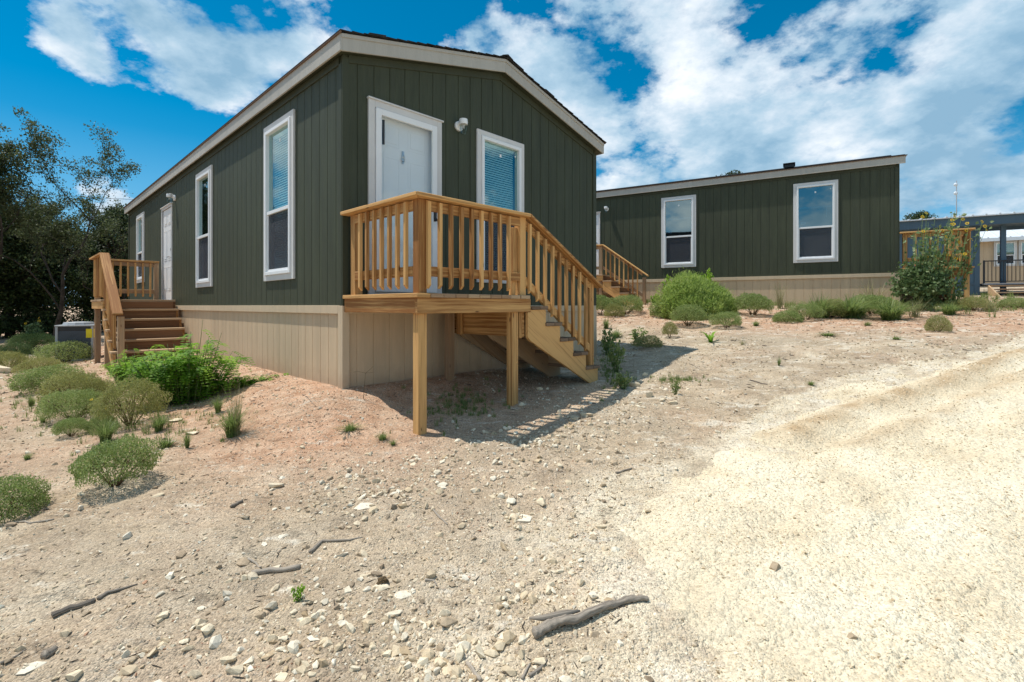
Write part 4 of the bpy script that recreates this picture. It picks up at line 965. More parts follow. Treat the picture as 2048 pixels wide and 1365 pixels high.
def mound_shrub(k, m, nleaf=7000, leaf=.022, stemh=.30, cut=-.30, up=.15):
    """unit shrub: about 2 wide, 1 high"""
    r = np.random.default_rng(500 + k); P = mound_points(nleaf, r, 14, cut=cut)
    Pc = P * np.array([1, 1, .56]); Pc[:, 2] += stemh + .12
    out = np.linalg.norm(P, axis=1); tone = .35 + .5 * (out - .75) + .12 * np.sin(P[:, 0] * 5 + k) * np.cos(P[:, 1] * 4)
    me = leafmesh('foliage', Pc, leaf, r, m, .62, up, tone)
    mb = MB(); rr = random.Random(k)
    for i in range(16):
        a = rr.random() * 6.283; q = .35 + .5 * rr.random(); tip = Vector((math.cos(a) * q, math.sin(a) * q, stemh + .08 + .35 * rr.random()))
        mid = Vector((tip.x * .35, tip.y * .35, stemh * .55)); mb.tube([(0, 0, -.08), mid, tip], [.026, .015, .006], 5)
        for j in range(2):
            b = a + rr.uniform(-.6, .6); t2 = tip + Vector((math.cos(b) * .25, math.sin(b) * .25, .14 * rr.random())); mb.tube([mid * .4 + tip * .6, t2], [.010, .004], 4)
    return me, mb
def mesh_of(mb, name, m):
    me = bpy.data.meshes.new(name); me.from_pydata([tuple(v) for v in mb.v], [], mb.f); me.materials.append(m)
    a = me.attributes.new('rnd', 'FLOAT', 'POINT'); a.data.foreach_set('value', mb.r); me.polygons.foreach_set('use_smooth', [True] * len(me.polygons)); me.update(); return me
PROTO = []
for k, (mm, n, lf, sh) in enumerate([('sage', 13000, .044, .30), ('sage', 12000, .040, .22), ('sagebrown', 13000, .038, .30), ('sagebrown', 12000, .040, .12), ('sage', 12000, .044, .10)]):
    me, mb = mound_shrub(k, M[mm], n, lf, sh); PROTO.append((me, mesh_of(mb, 'stems', M['stem'])))
def put(name, parts, px, py, wpx, hpx, label, cat, group, depth=1.0, rz=None, half=1.0, hunit=1.0, dz=-.01):
    p = at(px, py); w = wpx / FOC * p[1] / 2 / half; h = hpx / FOC * p[1] / hunit
    root = empty(name, (p[0], p[1], sz(*p) + dz), random.random() * 6.28 if rz is None else rz, label, cat, group); root.scale = (w, w * depth, h)
    for nm, me in parts: link_obj(nm, me, root)
    return root
GS = 'low rounded sage-green shrubs'
# px, base py, width px, height px, proto, label
SHR = [(230, 972, 150, 92, 0, 'round grey-green shrub standing alone on the bare gravel, nearest whole shrub on the left'),
       (10, 1030, 150, 88, 4, 'grey-green shrub cut by the left edge of the photo, nearest the camera'),
       (262, 852, 122, 88, 2, 'russet-green domed shrub on brown stems, in front of the bright fern-leaved bush'),
       (148, 838, 118, 62, 1, 'grey-green shrub left of the russet domed shrub, with dark stems below'),
       (146, 806, 118, 60, 3, 'yellow-green cushion shrub behind the grey-green one, third row of the left cluster'),
       (100, 778, 130, 54, 4, 'wide flat olive shrub at the left end of the cluster below the air conditioner'),
       (130, 726, 92, 46, 1, 'green shrub directly in front of the air conditioning unit'),
       (20, 738, 70, 34, 3, 'low shrub at the left edge behind the pale boulder'),
       (26, 712, 70, 30, 4, 'bright olive shrub at the left edge under the dark trees'),
       (143, 872, 62, 36, 0, 'small dark-stemmed shrub below the cushion shrubs, beside the green grassy clump'),
       (1200, 630, 52, 40, 0, 'green shrub half hidden behind the stair rail, at the foot of the far brown stairs'),
       (1252, 629, 78, 40, 1, 'rounded dark green shrub right of the stair rail, in front of the far stairs'),
       (1335, 634, 80, 42, 4, 'shrub under the left side of the big feathery bush'),
       (1377, 652, 72, 42, 0, 'shrub with a brown dead skirt in front of the big feathery bush'),
       (1453, 656, 64, 34, 1, 'light green shrub with bare stems, right of the one with the dead skirt'),
       (1506, 631, 72, 44, 0, 'vase-shaped green shrub on visible stems against the tan skirting'),
       (1575, 645, 62, 28, 4, 'flat green shrub right of the vase-shaped one, nearest of its pair'),
       (1612, 640, 66, 34, 1, 'green shrub behind and right of the flat one, below the wide far window'),
       (1876, 664, 46, 32, 3, 'small yellow-green shrub alone on the bare ground below the sunflower bush'),
       (1340, 676, 32, 30, 2, 'small pale dried shrub on the bare slope left of the strap-leaved plant'),
       (1296, 694, 66, 22, 3, 'low olive shrublet at the top edge of the house shadow'),
       (1700, 632, 60, 34, 4, 'green shrub among the tall grass below the right end of the farther home'),
       (1945, 622, 60, 26, 2, 'grey-brown shrub right of the porch legs of the farther home'),
       (2030, 616, 60, 22, 1, 'low green shrub at the right edge in front of the wooden steps'),
       (1660, 634, 80, 34, 3, 'olive shrub overlapped by the tall grass left of the sunflower bush'), (1745, 628, 90, 38, 0, 'grey-green shrub right behind the tall bright grass'), (1228, 634, 44, 26, 3, 'small yellow-green shrub between the two dark green ones by the stair rail'),
       (80, 752, 80, 34, 2, 'russet low shrub between the flat olive shrub and the left edge'), (196, 800, 70, 40, 3, 'olive shrub filling the gap behind the russet domed shrub'), (205, 862, 60, 40, 4, 'grey-green loose shrub between the small dark-stemmed shrub and the grassy clump'), (66, 700, 80, 34, 0, 'grey-green scrub under the sunflower plant at the far left')]
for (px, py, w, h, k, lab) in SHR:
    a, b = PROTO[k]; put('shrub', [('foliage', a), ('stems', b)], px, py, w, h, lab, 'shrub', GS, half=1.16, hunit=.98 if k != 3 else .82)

def blades(n, r, h=1.0, spread=.5, wid=.02, droop=.5, seg=4, r0=.06):
    a = r.random(n) * 6.283; lean = spread * r.random(n) ** .7; hh = h * (.45 + .55 * r.random(n)); q = r.random(n) * r0; b = r.random(n) * 6.283
    bx = q * np.cos(b); by = q * np.sin(b); ts = np.linspace(0, 1, seg + 1); V = []
    wx, wy = -np.sin(a), np.cos(a)
    for t in ts:
        rr = lean * (t ** 1.6); z = hh * (t - droop * t ** 3 * lean); w = wid * (1 - t ** 1.5) + .0008; x = bx + rr * np.cos(a) * hh / h; y = by + rr * np.sin(a) * hh / h
        V += [np.stack([x + wx * w / 2, y + wy * w / 2, z], -1), np.stack([x - wx * w / 2, y - wy * w / 2, z], -1)]
    V = np.stack(V, 1); m = 2 * (seg + 1); F = []
    for s in range(seg): F.append(np.stack([np.arange(n) * m + 2 * s + j for j in (0, 1, 3, 2)], -1))
    return V.reshape(-1, 3), np.concatenate(F), np.repeat(np.clip(r.normal(.5, .22, n), 0, 1), m)
def tuft_mesh(k, m, **kw):
    r = np.random.default_rng(700 + k); n = kw.pop('n', 130); V, F, R_ = blades(n, r, **kw); return np_mesh('blades', V, F, m, R_)
T_fine = tuft_mesh(1, M['grass'], n=330, spread=.95, wid=.013, r0=.12); T_wisp = tuft_mesh(2, M['drygrass'], n=80, spread=.7, wid=.008, droop=.3, r0=.1)
T_short = tuft_mesh(3, M['grass'], n=150, spread=1.1, wid=.03, r0=.2); T_strap = tuft_mesh(4, M['fern'], n=12, spread=1.1, wid=.10, droop=.55, seg=6)
TUF = [(466, 872, 92, 72, T_fine, 'fine grass clump with thin seed stalks beside the pink gravel mound'), (318, 862, 56, 44, T_fine, 'dark green grass tuft between the russet shrub and the flat stones'),
       (330, 896, 50, 30, T_short, 'low spreading grass tuft left of the small upright one'), (374, 896, 26, 44, T_fine, 'small upright grass tuft right of the low spreading one'),
       (55, 920, 22, 20, T_short, 'tiny green tuft alone on the bare ground at the far left'), (62, 814, 26, 30, T_fine, 'green tuft left of the shrub cluster near the left edge'), (86, 846, 18, 18, T_short, 'tiny tuft below the left shrub cluster'),
       (212, 884, 76, 58, T_fine, 'bright green grassy clump with an orange flower, between two shrubs'),
       (436, 826, 40, 40, T_fine, 'thin green grass at the lower end of the bright fern-leaved bush'), (700, 862, 46, 20, T_short, 'flat weed on the gravel mound left of the porch post'), (765, 880, 30, 22, T_short, 'small grey-green tuft left of the foot of the porch post'), (786, 892, 22, 16, T_fine, 'tiny tuft just in front of the foot of the porch post'),
       (1212, 658, 22, 30, T_short, 'small upright weed right of the stair rail on the pink slope'), (1232, 676, 34, 22, T_short, 'bright green weed in the sun above the house shadow'), (1622, 771, 20, 14, T_short, 'tiny yellow-green weed at the road edge'),
       (1700, 636, 150, 50, T_fine, 'tall loose grass below the right end of the farther home'), (1640, 636, 110, 52, T_fine, 'tall grass in front of the skirting right of the flat shrubs'), (1780, 640, 130, 50, T_fine, 'tall bright grass at the foot of the sunflower bush'), (1745, 618, 120, 62, T_wisp, 'tall arching seed grass against the tan skirting'), (1830, 634, 100, 40, T_wisp, 'dry straw grass under the sunflower bush'),
       (1900, 630, 70, 30, T_fine, 'green grass round the porch legs of the farther home'), (1980, 624, 110, 30, T_wisp, 'dry weeds right of the porch legs'), (1560, 618, 60, 60, T_wisp, 'thin dry stalks against the tan skirting in the middle'),
       (1655, 672, 40, 10, T_short, 'flat green patch of grass on the bare pink slope'), (1792, 680, 26, 10, T_short, 'small flat weed right of the middle of the bare slope'), (1735, 652, 20, 12, T_short, 'tiny weed on the slope below the tall grass'), (1512, 652, 22, 14, T_short, 'tiny weed in front of the vase-shaped shrub'), (1485, 690, 36, 12, T_wisp, 'dry flat weed in the middle of the bare slope'), (1558, 732, 14, 22, T_fine, 'thin dark green sprig on the grey dirt')]
def prop_tuft(me, px, py, w, h, lab, cat='grass tuft', name='grass_tuft', g='grass tufts on the lot'):
    return put(name, [('blades', me)], px, py, w, h, lab, cat, g, half=.5 if me is not T_strap else .6, hunit=.86)
for t in TUF: prop_tuft(t[4], t[0], t[1], t[2], t[3], t[5])
o = prop_tuft(T_strap, 1421, 686, 54, 36, 'strap-leaved green plant with arching blades on the bare slope', 'plant', 'strap_leaved_plant', None)
# seed stalks of the big clump
prop_tuft(T_wisp, 474, 872, 70, 118, 'thin tall seed stalks rising from the fine grass clump')
def stuff_plants(name, pts, h, m, lab, n=14, wid=.004, spread=.6):
    r = np.random.default_rng(int(abs(pts[0][0] * 1000))); Vs = []; Fs = []; Rs = []; off = 0
    for (x, y) in pts:
        V, F, Q = blades(n, r, h * (.5 + r.random()), spread * h, wid, .5, 3, h * .5); V = V + np.array([x, y, sz(x, y) - .005]); Vs.append(V); Fs.append(F + off); Rs.append(Q); off += len(V)
    o = link_obj(name, np_mesh(name, np.concatenate(Vs), np.concatenate(Fs), m, np.concatenate(Rs))); tag(o, lab, kind='stuff')
def cloud(cx, cy, sx, sy, n, seed):
    r = np.random.default_rng(seed); return [tuple(at(r.normal(cx, sx), r.normal(cy, sy))) for _ in range(n)]
stuff_plants('weeds', cloud(930, 815, 45, 20, 130, 1) + cloud(1350, 762, 28, 3, 50, 2) + cloud(1215, 730, 14, 22, 110, 3) + cloud(1245, 762, 12, 8, 40, 4), .055, M['grass'], 'thin green weeds in the shade of the porch and right of its stairs')
stuff_plants('grass', [(C2[0] + L2[0] * a - G2[0] * b, C2[1] + L2[1] * a - G2[1] * b) for a, b in zip(np.random.default_rng(8).uniform(-3.5, 6, 420), np.abs(np.random.default_rng(9).normal(0, .75, 420)) + .06)], .15, M['grass'], 'uneven grass growing along the skirting of the farther home', 16, .006)
stuff_plants('grass', [tuple(p) for p in np.stack(scatter(260, np.random.default_rng(12), 15, 26, 36, 62)[:2], -1)], .20, M['grass'], 'grass and weeds on the ground before the blue building', 22, .010)
stuff_plants('weeds', [tuple(p) for p in np.stack(scatter(90, np.random.default_rng(13), 4, 14, -55, 50)[:2], -1) if road_m(np.array([p[0]]), np.array([p[1]]))[0] < -.3 and house_dist(np.array([p[0]]), np.array([p[1]]), C1, G1, L1)[0] > .15], .035, M['drygrass'], 'tiny scattered sprigs on the bare dirt', 9, .003)
stuff_plants('grass', cloud(60, 720, 60, 14, 320, 31) + cloud(130, 800, 80, 36, 260, 32) + cloud(300, 850, 70, 22, 90, 33), .07, M['grass'], 'short grass among the shrubs on the left', 12, .004)

# pinnate-leaved bright bush
def fern_bush(seed, n, spread, hgt, m, leaf=.028, fl=.22):
    r = np.random.default_rng(seed); Pc = []; D = []; mb = MB(); rr = random.Random(seed)
    V = []; F = []; Rn = []
    for i in range(n):
        bx, by = spread(rr); top = hgt(bx, by, rr); a = rr.random() * 6.283
        base = Vector((bx * .55, by * .55, 0)); tip0 = Vector((bx, by, top)); mb.tube([base, (base + tip0) / 2 + Vector((0, 0, .1 * top)), tip0], [.006, .004, .002], 4)
        for f in range(6):
            a = rr.random() * 6.283; st = tip0 * (.22 + .78 * rr.random() ** .8) + (base * .2 if f % 2 else Vector()); L = fl * (.6 + .6 * rr.random()); rise = rr.uniform(-.15, .75)
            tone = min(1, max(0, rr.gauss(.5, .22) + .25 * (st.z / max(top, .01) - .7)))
            for j in range(10):
                t = (j + .7) / 10; c = st + Vector((math.cos(a) * L * t, math.sin(a) * L * t, L * (rise * t - .75 * t * t)))
                for sgn in (-1, 1):
                    d = Vector((math.cos(a + sgn * 1.1), math.sin(a + sgn * 1.1), -.25 + .3 * rr.random())); e = Vector((-d.y, d.x, .3 * sgn)).normalized(); l = leaf * (1.25 - .7 * abs(t - .45)); w = l * .20
                    b = len(V); V += [c, c + d * l * .5 + e * w, c + d * l, c + d * l * .5 - e * w]; F.append((b, b + 1, b + 2, b + 3)); Rn += [tone + rr.uniform(-.1, .1)] * 4
    return np_mesh('foliage', np.array([tuple(v) for v in V]), np.array(F), m, np.clip(Rn, 0, 1)), mesh_of(mb, 'stems', M['gstem'])
def sp_main(rr): a = rr.random() * 6.28; q = rr.random() ** .6; return (math.cos(a) * q * .62, math.sin(a) * q * .42)
me, ms = fern_bush(41, 120, sp_main, lambda x, y, rr: .50 * (1 - .6 * (x / .8) ** 2) * (.7 + .4 * rr.random()) + (.22 if .05 < x < .35 and rr.random() < .2 else 0), M['fern'], leaf=.045, fl=.20)
p = at(372, 800); rt = empty('fern_leaved_bush', (p[0], p[1], sz(*p) - .03), R(15), 'bright green fern-leaved bush sprawling in front of the side stairs', 'bush'); rt.scale = (1.02, 1.0, 1.32)
link_obj('foliage', me, rt); link_obj('stems', ms, rt)
p = at(272, 772); rt = empty('fern_leaved_bush', (p[0], p[1], sz(*p) - .03), R(200), 'smaller bright green bush with ferny leaves at the foot of the side stairs', 'bush'); rt.scale = (.62, .7, .85); link_obj('foliage', me, rt); link_obj('stems', ms, rt)
def sp_tail(rr): return (rr.uniform(-.5, .5), rr.gauss(0, .07))
me2, ms2 = fern_bush(42, 30, sp_tail, lambda x, y, rr: .10 * (.7 + .6 * rr.random()), M['fern'], leaf=.03, fl=.10)
p = at(487, 772); rt = empty('creeping_plant', (p[0], p[1], sz(*p) - .01), R(28), 'low green creeper trailing up the pink gravel from the bright bush', 'plant'); link_obj('foliage', me2, rt); link_obj('stems', ms2, rt)

# big feathery bush in front of the farther home, leafy plant behind it
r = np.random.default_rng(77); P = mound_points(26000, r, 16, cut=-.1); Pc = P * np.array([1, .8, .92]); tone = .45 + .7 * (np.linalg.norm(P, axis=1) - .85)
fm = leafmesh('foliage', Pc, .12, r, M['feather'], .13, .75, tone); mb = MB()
for i in range(30): a = random.random() * 6.28; q = .3 + .5 * random.random(); mb.tube([(0, 0, 0), (math.cos(a) * q * .4, math.sin(a) * q * .4, .35), (math.cos(a) * q, math.sin(a) * q * .8, .8)], [.02, .012, .006], 5)
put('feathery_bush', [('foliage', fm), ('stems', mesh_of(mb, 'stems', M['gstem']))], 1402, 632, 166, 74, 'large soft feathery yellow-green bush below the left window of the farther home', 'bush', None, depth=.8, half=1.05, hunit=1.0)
def leafy_sprig(seed, n, m, leaf, stems=6, h=1.0, sp=.4):
    r = np.random.default_rng(seed); mb = MB(); pts = []
    for i in range(stems):
        a = r.random() * 6.28; q = sp * r.random() ** .6; hh = h * (.6 + .4 * r.random()); tip = Vector((math.cos(a) * q, math.sin(a) * q, hh)); b = Vector((tip.x * .2, tip.y * .2, 0)); mid = b.lerp(tip, .5) + Vector((0, 0, .08 * h)); mb.tube([b, mid, tip], [.018 * h, .012 * h, .005 * h], 5)
        for j in range(n // stems): t = .15 + .85 * r.random(); c = (b.lerp(mid, t * 2) if t < .5 else mid.lerp(tip, t * 2 - 1)); pts.append(np.array(c) + r.normal(size=3) * .035 * h)
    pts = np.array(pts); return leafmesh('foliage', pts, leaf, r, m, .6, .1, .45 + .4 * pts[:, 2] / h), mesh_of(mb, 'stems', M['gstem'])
a, b = leafy_sprig(81, 900, M['fern'], .10, 7, 1.0, .5)
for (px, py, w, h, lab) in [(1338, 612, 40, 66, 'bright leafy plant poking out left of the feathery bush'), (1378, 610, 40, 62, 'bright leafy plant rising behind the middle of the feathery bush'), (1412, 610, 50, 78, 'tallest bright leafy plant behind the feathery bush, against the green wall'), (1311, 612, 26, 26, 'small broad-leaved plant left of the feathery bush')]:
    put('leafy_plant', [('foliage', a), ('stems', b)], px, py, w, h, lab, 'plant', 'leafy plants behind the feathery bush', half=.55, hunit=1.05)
a, b = leafy_sprig(83, 130, M['fern'], .20, 5, 1.0, .5)
put('weed', [('foliage', a), ('stems', b)], 597, 1204, 26, 42, 'small dark green weed sprouting between cream stones in the foreground', 'weed', None, half=.5, hunit=1.05)
a2, b2 = leafy_sprig(84, 240, M['grass'], .14, 7, 1.0, .5)
for (px, py, w, h, lab) in [(1248, 778, 44, 36, 'pale green weed among the stones right of the stair foot'), (1232, 745, 46, 72, 'grey-green weed growing in the house shadow right of the stairs'), (1350, 790, 22, 34, 'small upright weed behind the cream rock in the rubble'), (1215, 712, 40, 60, 'thin weed in the house shadow close to the stair rail'), (1272, 684, 46, 30, 'grey wispy weed just above the house shadow')]:
    put('weed', [('foliage', a2), ('stems', b2)], px, py, w, h, lab, 'weed', None, half=.5, hunit=1.05)
# stick-thin dry grass stalk by the skirting
m = MB(); m.tube([(0, 0, 0), (.01, 0, .14), (.02, 0, .26)], [.003, .002, .0015], 5); m.tube([(.02, 0, .26), (-.05, 0, .275), (-.10, 0, .27)], .0015, 4); m.tube([(.02, 0, .26), (.07, 0, .30), (.10, 0, .33)], .0015, 4); m.tube([(.02, 0, .26), (.10, .02, .265)], .0012, 4)
p = at(727, 800); o = m.build('dry_grass_stalk', M['stem'], smooth=True); o.location = (p[0], p[1], sz(*p)); tag(o, 'single dry forked grass stalk on the gravel before the house corner', 'grass stalk')

# sunflowers
def flower(mb_p, c, nrm, s):
    nrm = Vector(nrm).normalized(); e = nrm.orthogonal().normalized(); f = nrm.cross(e)
    for k in range(13):
        a = 6.283 * k / 13 + random.uniform(-.1, .1); d = e * math.cos(a) + f * math.sin(a); t = nrm.cross(d)
        mb_p.add([c + d * s * .28, c + d * s * .7 + t * s * .14 + nrm * s * .05, c + d * s * 1.05, c + d * s * .7 - t * s * .14 + nrm * s * .05], [(0, 1, 2, 3)], random.uniform(.2, .9))
def sunflower_bush(label, loc, w, h, seed, dense=1.0, fl=18, base=True, lean=(0, 0), leafs=.085):
    r = np.random.default_rng(seed); rr = random.Random(seed); root = empty('sunflower_bush', loc, 0, label, 'sunflowers')
    st = MB(); lf = []; tips = []
    for i in range(int(30 * dense)):
        a = rr.random() * 6.28; q = w * rr.random() ** .7; hh = h * (.55 + .5 * rr.random()); tip = Vector((math.cos(a) * q + lean[0] * hh, math.sin(a) * q * .6 + lean[1] * hh, hh)); b = Vector((tip.x * .25, tip.y * .25, 0)); mid = b.lerp(tip, .55) + Vector((rr.gauss(0, .05), 0, .04))
        st.tube([b, mid, tip], [.009, .006, .003], 5); tips.append((tip, tip - mid))
        for j in range(16): t = rr.random(); lf.append(np.array(b.lerp(mid, t) if rr.random() < .6 else mid.lerp(tip, t)) + r.normal(size=3) * .05)
    if base:
        P = mound_points(int(820 * dense), r, 8, cut=-.2); P = P * (.75 + .5 * r.random((len(P), 1))); Pc = P * np.array([w * .84, w * .6, h * .27]); Pc[:, 2] += h * .22; Pc = Pc[Pc[:, 2] > .03]; lf = np.concatenate([np.array(lf), Pc])
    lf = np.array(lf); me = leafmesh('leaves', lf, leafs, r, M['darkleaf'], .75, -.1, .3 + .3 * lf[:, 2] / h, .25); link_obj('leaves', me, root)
    st.build('stems', M['gstem'], root, smooth=True)
    for i in range(fl):
        tip, d = tips[i % len(tips)]; c = tip + Vector((rr.gauss(0, .05), rr.gauss(0, .03), rr.uniform(-.12, .03))); nrm = Vector((rr.uniform(-.7, .9), -1 + .5 * rr.random(), .5 * rr.random()))
        pm = MB(); flower(pm, Vector((0, 0, 0)), nrm, .040); fo = pm.build('flower', M['petal'], root); fo.location = c
        k = MB(); k.lathe([(0, .006), (.011, .004), (.012, -.002), (0, -.004)], (0, 0, 0), 8, 2); co = k.build('flower_centre', M['stem'], fo); co.rotation_euler = nrm.to_track_quat('Z', 'Y').to_euler()
    return root
p = at(1842, 622); z0 = sz(*p)
sunflower_bush('tall sunflower bush with dark leaves sprawling over the porch of the farther home', (p[0], p[1], z0), .62, 2.1, 91, 1.7, 20, True, (.14, 0), .08)
p = at(1890, 618); sunflower_bush('thin sunflower stalks leaning right past the porch of the farther home', (p[0], p[1], sz(*p)), .30, 1.9, 94, .4, 12, False, (.42, .05))
p = at(62, 700); sunflower_bush('pale leggy sunflower plant in front of the dark trees at the far left', (p[0], p[1], sz(*p)), .32, .95, 92, .6, 4, False, leafs=.07)
p = at(170, 700); sunflower_bush('single-headed sunflower plant between the tree trunk and the air conditioner', (p[0] - .3, p[1] + .5, sz(*p)), .22, .85, 93, .4, 2, False, leafs=.06)
for (px, py, lab) in [(211, 818, 'orange wildflower above the grassy clump between the shrubs'), (181, 800, 'tiny orange wildflower left of the grassy clump')]:
    p = at(px, py + 45); root = empty('wildflower', (p[0], p[1], sz(*p)), 0, lab, 'flower'); h = 45 / FOC * p[1]
    m = MB(); m.tube([(0, 0, 0), (.01, 0, h)], .002, 4); m.build('stem', M['gstem'], root); m = MB(); flower(m, Vector((.01, 0, h)), (.1, -.6, .8), .016); m.build('flower', M['petal'], root)

# ------------------------------------------------------------------ dead wood
def stick(pts_px, rad, label, name='dead_branch', knob=.15, lift=0.0, n=9):
    P = [at(*p) for p in pts_px]; c = np.mean(P, 0); zc = sz(*c); Q = []; rr = random.Random(int(pts_px[0][0]))
    dens = []
    for a, b in zip(P[:-1], P[1:]):
        for t in np.linspace(0, 1, 5)[:-1]: dens.append(a + (b - a) * t)
    dens.append(P[-1]); N = len(dens); m = MB(); pts = []; rads = []
    for i, q in enumerate(dens):
        t = i / (N - 1); rd_ = rad[0] * (1 - t) + rad[1] * t; rd_ *= 1 + knob * math.sin(i * 1.9 + 1) * rr.random(); pts.append(Vector((q[0] - c[0], q[1] - c[1], sz(*q) - zc + rd_ * .75 + lift * math.sin(math.pi * t)))); rads.append(rd_)
    m.tube(pts, rads, n)
    o = m.build(name, M['driftwood'], smooth=True); o.location = (c[0], c[1], zc); tag(o, label, 'branch'); return o, m
lg, _ = stick([(1066, 1277), (1100, 1262), (1150, 1252), (1200, 1230), (1250, 1208), (1298, 1203)], (.021, .012), 'thick grey weathered branch lying at the road edge in the foreground', 'dead_log', .22, .012, 14)
mm = MB(); pq = [at(*q) for q in [(1058, 1262), (1085, 1258), (1130, 1246), (1160, 1240)]]
c_ = Vector(lg.location); mm.tube([Vector((q[0], q[1], sz(*q) + .045 - .004 * i)) - c_ for i, q in enumerate(pq)], [.004, .012, .014, .004], 7); mm.build('split_end', M['driftwood'], lg, smooth=True)
sb = lg.modifiers.new('rough', 'SUBSURF'); sb.levels = 2; sb.render_levels = 2
tx = bpy.data.textures.new('bark_ridges', 'CLOUDS'); tx.noise_scale = .02; dm = lg.modifiers.new('ridges', 'DISPLACE'); dm.texture = tx; dm.strength = .012; dm.mid_level = .5
for (pts, rad, lab) in [([(104, 1240), (140, 1222), (190, 1205)], (.013, .012), 'smooth grey stick at the lower left, with a ragged twig past its end'), ([(196, 1203), (215, 1190), (245, 1180), (275, 1171)], (.010, .003), 'ragged dark twig past the end of the smooth grey stick'),
                        ([(503, 1152), (540, 1146), (600, 1138)], (.014, .012), 'dark chunk of bark left of the centre'), ([(620, 1108), (645, 1086), (700, 1082), (728, 1076)], (.011, .003), 'curved pale root rising from the dirt in the centre left'), ([(496, 1120), (512, 1130), (522, 1138)], (.006, .004), 'short grey stub above the dark bark chunk'),
                        ([(2, 1335), (30, 1318), (52, 1302)], (.005, .003), 'thin grey stick at the bottom left corner'), ([(88, 1322), (100, 1312), (110, 1305)], (.018, .012), 'dark charred wood lump above the flat pale rock'), ([(934, 1332), (945, 1346), (962, 1364)], (.008, .007), 'short dark stick cut by the bottom edge'),
                        ([(1044, 1364), (1052, 1345), (1060, 1330)], (.006, .004), 'left one of two bent dead twigs at the bottom edge'), ([(1058, 1356), (1080, 1340), (1094, 1326)], (.007, .004), 'right one of two bent dead twigs at the bottom edge'), ([(1232, 948), (1248, 944), (1264, 939)], (.008, .006), 'short straight twig just left of the road edge'),
                        ([(1494, 1064), (1500, 1072), (1508, 1084)], (.004, .002), 'small twig on the crushed stone road'), ([(464, 1018), (476, 1010), (486, 1004)], (.014, .008), 'dark bark flake on the pink gravel near the lone shrub'), ([(20, 1046), (60, 1048), (108, 1042)], (.006, .004), 'thin pale stick in front of the shrub at the left edge'),
                        ([(862, 1018), (880, 1038), (895, 1052)], (.007, .004), 'faint brown twig in the centre of the dirt'), ([(850, 1162), (868, 1166), (874, 1176)], (.006, .003), 'small forked twig by the white crumbled rock'), ([(604, 790), (618, 800), (630, 812)], (.003, .002), 'thin dark stick lying on the pink mound by the skirting'),
                        ([(1500, 762), (1520, 768), (1535, 770)], (.008, .005), 'brown twig on the grey dirt near the road'), ([(1378, 728), (1392, 735), (1405, 742)], (.006, .004), 'dark twig at the tip of the house shadow')]:
    stick(pts, rad, lab)
p = at(765, 1171); V, F = rough_proto(3, 55, .5, 2); V = V * np.array([.026, .022, .018]); o = link_obj('bark_clump', np_mesh('bark_clump', V, F, M['stem'])); o.location = (p[0], p[1], sz(*p) + .014); tag(o, 'dark brown round clump beside the white crumbled rock', 'clump')

# ------------------------------------------------------------------ air conditioner
p = at(158, 718); p = np.array([(158 - CX) / FOC * 11.3, 11.3]); za = sz(*p) + .02
ac = empty('air_conditioner', (p[0], p[1], za - .06), A1 - R(18), 'grey outdoor air conditioning unit with louvred sides behind the side stairs', 'air conditioner')
w = .33; hgt = .87
MB().box((-w - .1, -w - .1, -.02), (w + .1, w + .1, .06)).build('pad', M['stone_plain'] if 'stone_plain' in M else M['beigetrim'], ac, .01)
m = MB(); m.box((-w + .03, -w + .03, .06), (w - .03, w - .03, hgt - .04)); m.build('coil', M['black'], ac)
m = MB()
for sx in (-1, 1):
    for sy in (-1, 1): m.box((sx * w, sy * w, .06), (sx * (w - .045), sy * (w - .045), hgt - .04))
m.box((-w, -w, .06), (w, w, .10)); m.build('casing', M['acmetal'], ac, .004)
m = MB()
for k in range(26):
    z = .12 + k * .0235
    for (a, b) in (((-w + .045, -w, z), (w - .045, -w + .012, z + .012)), ((-w, -w + .045, z), (-w + .012, w - .045, z + .012)), ((w - .012, -w + .045, z), (w, w - .045, z + .012)), ((-w + .045, w - .012, z), (w - .045, w, z + .012))): m.box(a, b)
m.build('louvre', M['acgrey'], ac)
m = MB(); m.prism([(-w - .01, -w - .01), (w + .01, -w - .01), (w + .01, w + .01), (-w - .01, w + .01)], 2, hgt - .04, hgt - .01); m.lathe([(w * .9, hgt - .01), (w * .82, hgt + .045), (w * .25, hgt + .06), (0, hgt + .06)], (0, 0, 0), 12, 2); m.build('top_cover', M['acmetal'], ac, .004)
m = MB(); m.box((w - .005, -w + .01, hgt - .30), (w + .003, -w + .10, hgt - .10)); m.box((w - .13, -w - .003, hgt - .30), (w - .02, -w + .002, hgt - .10)); m.build('sticker', M['yellow'], ac)

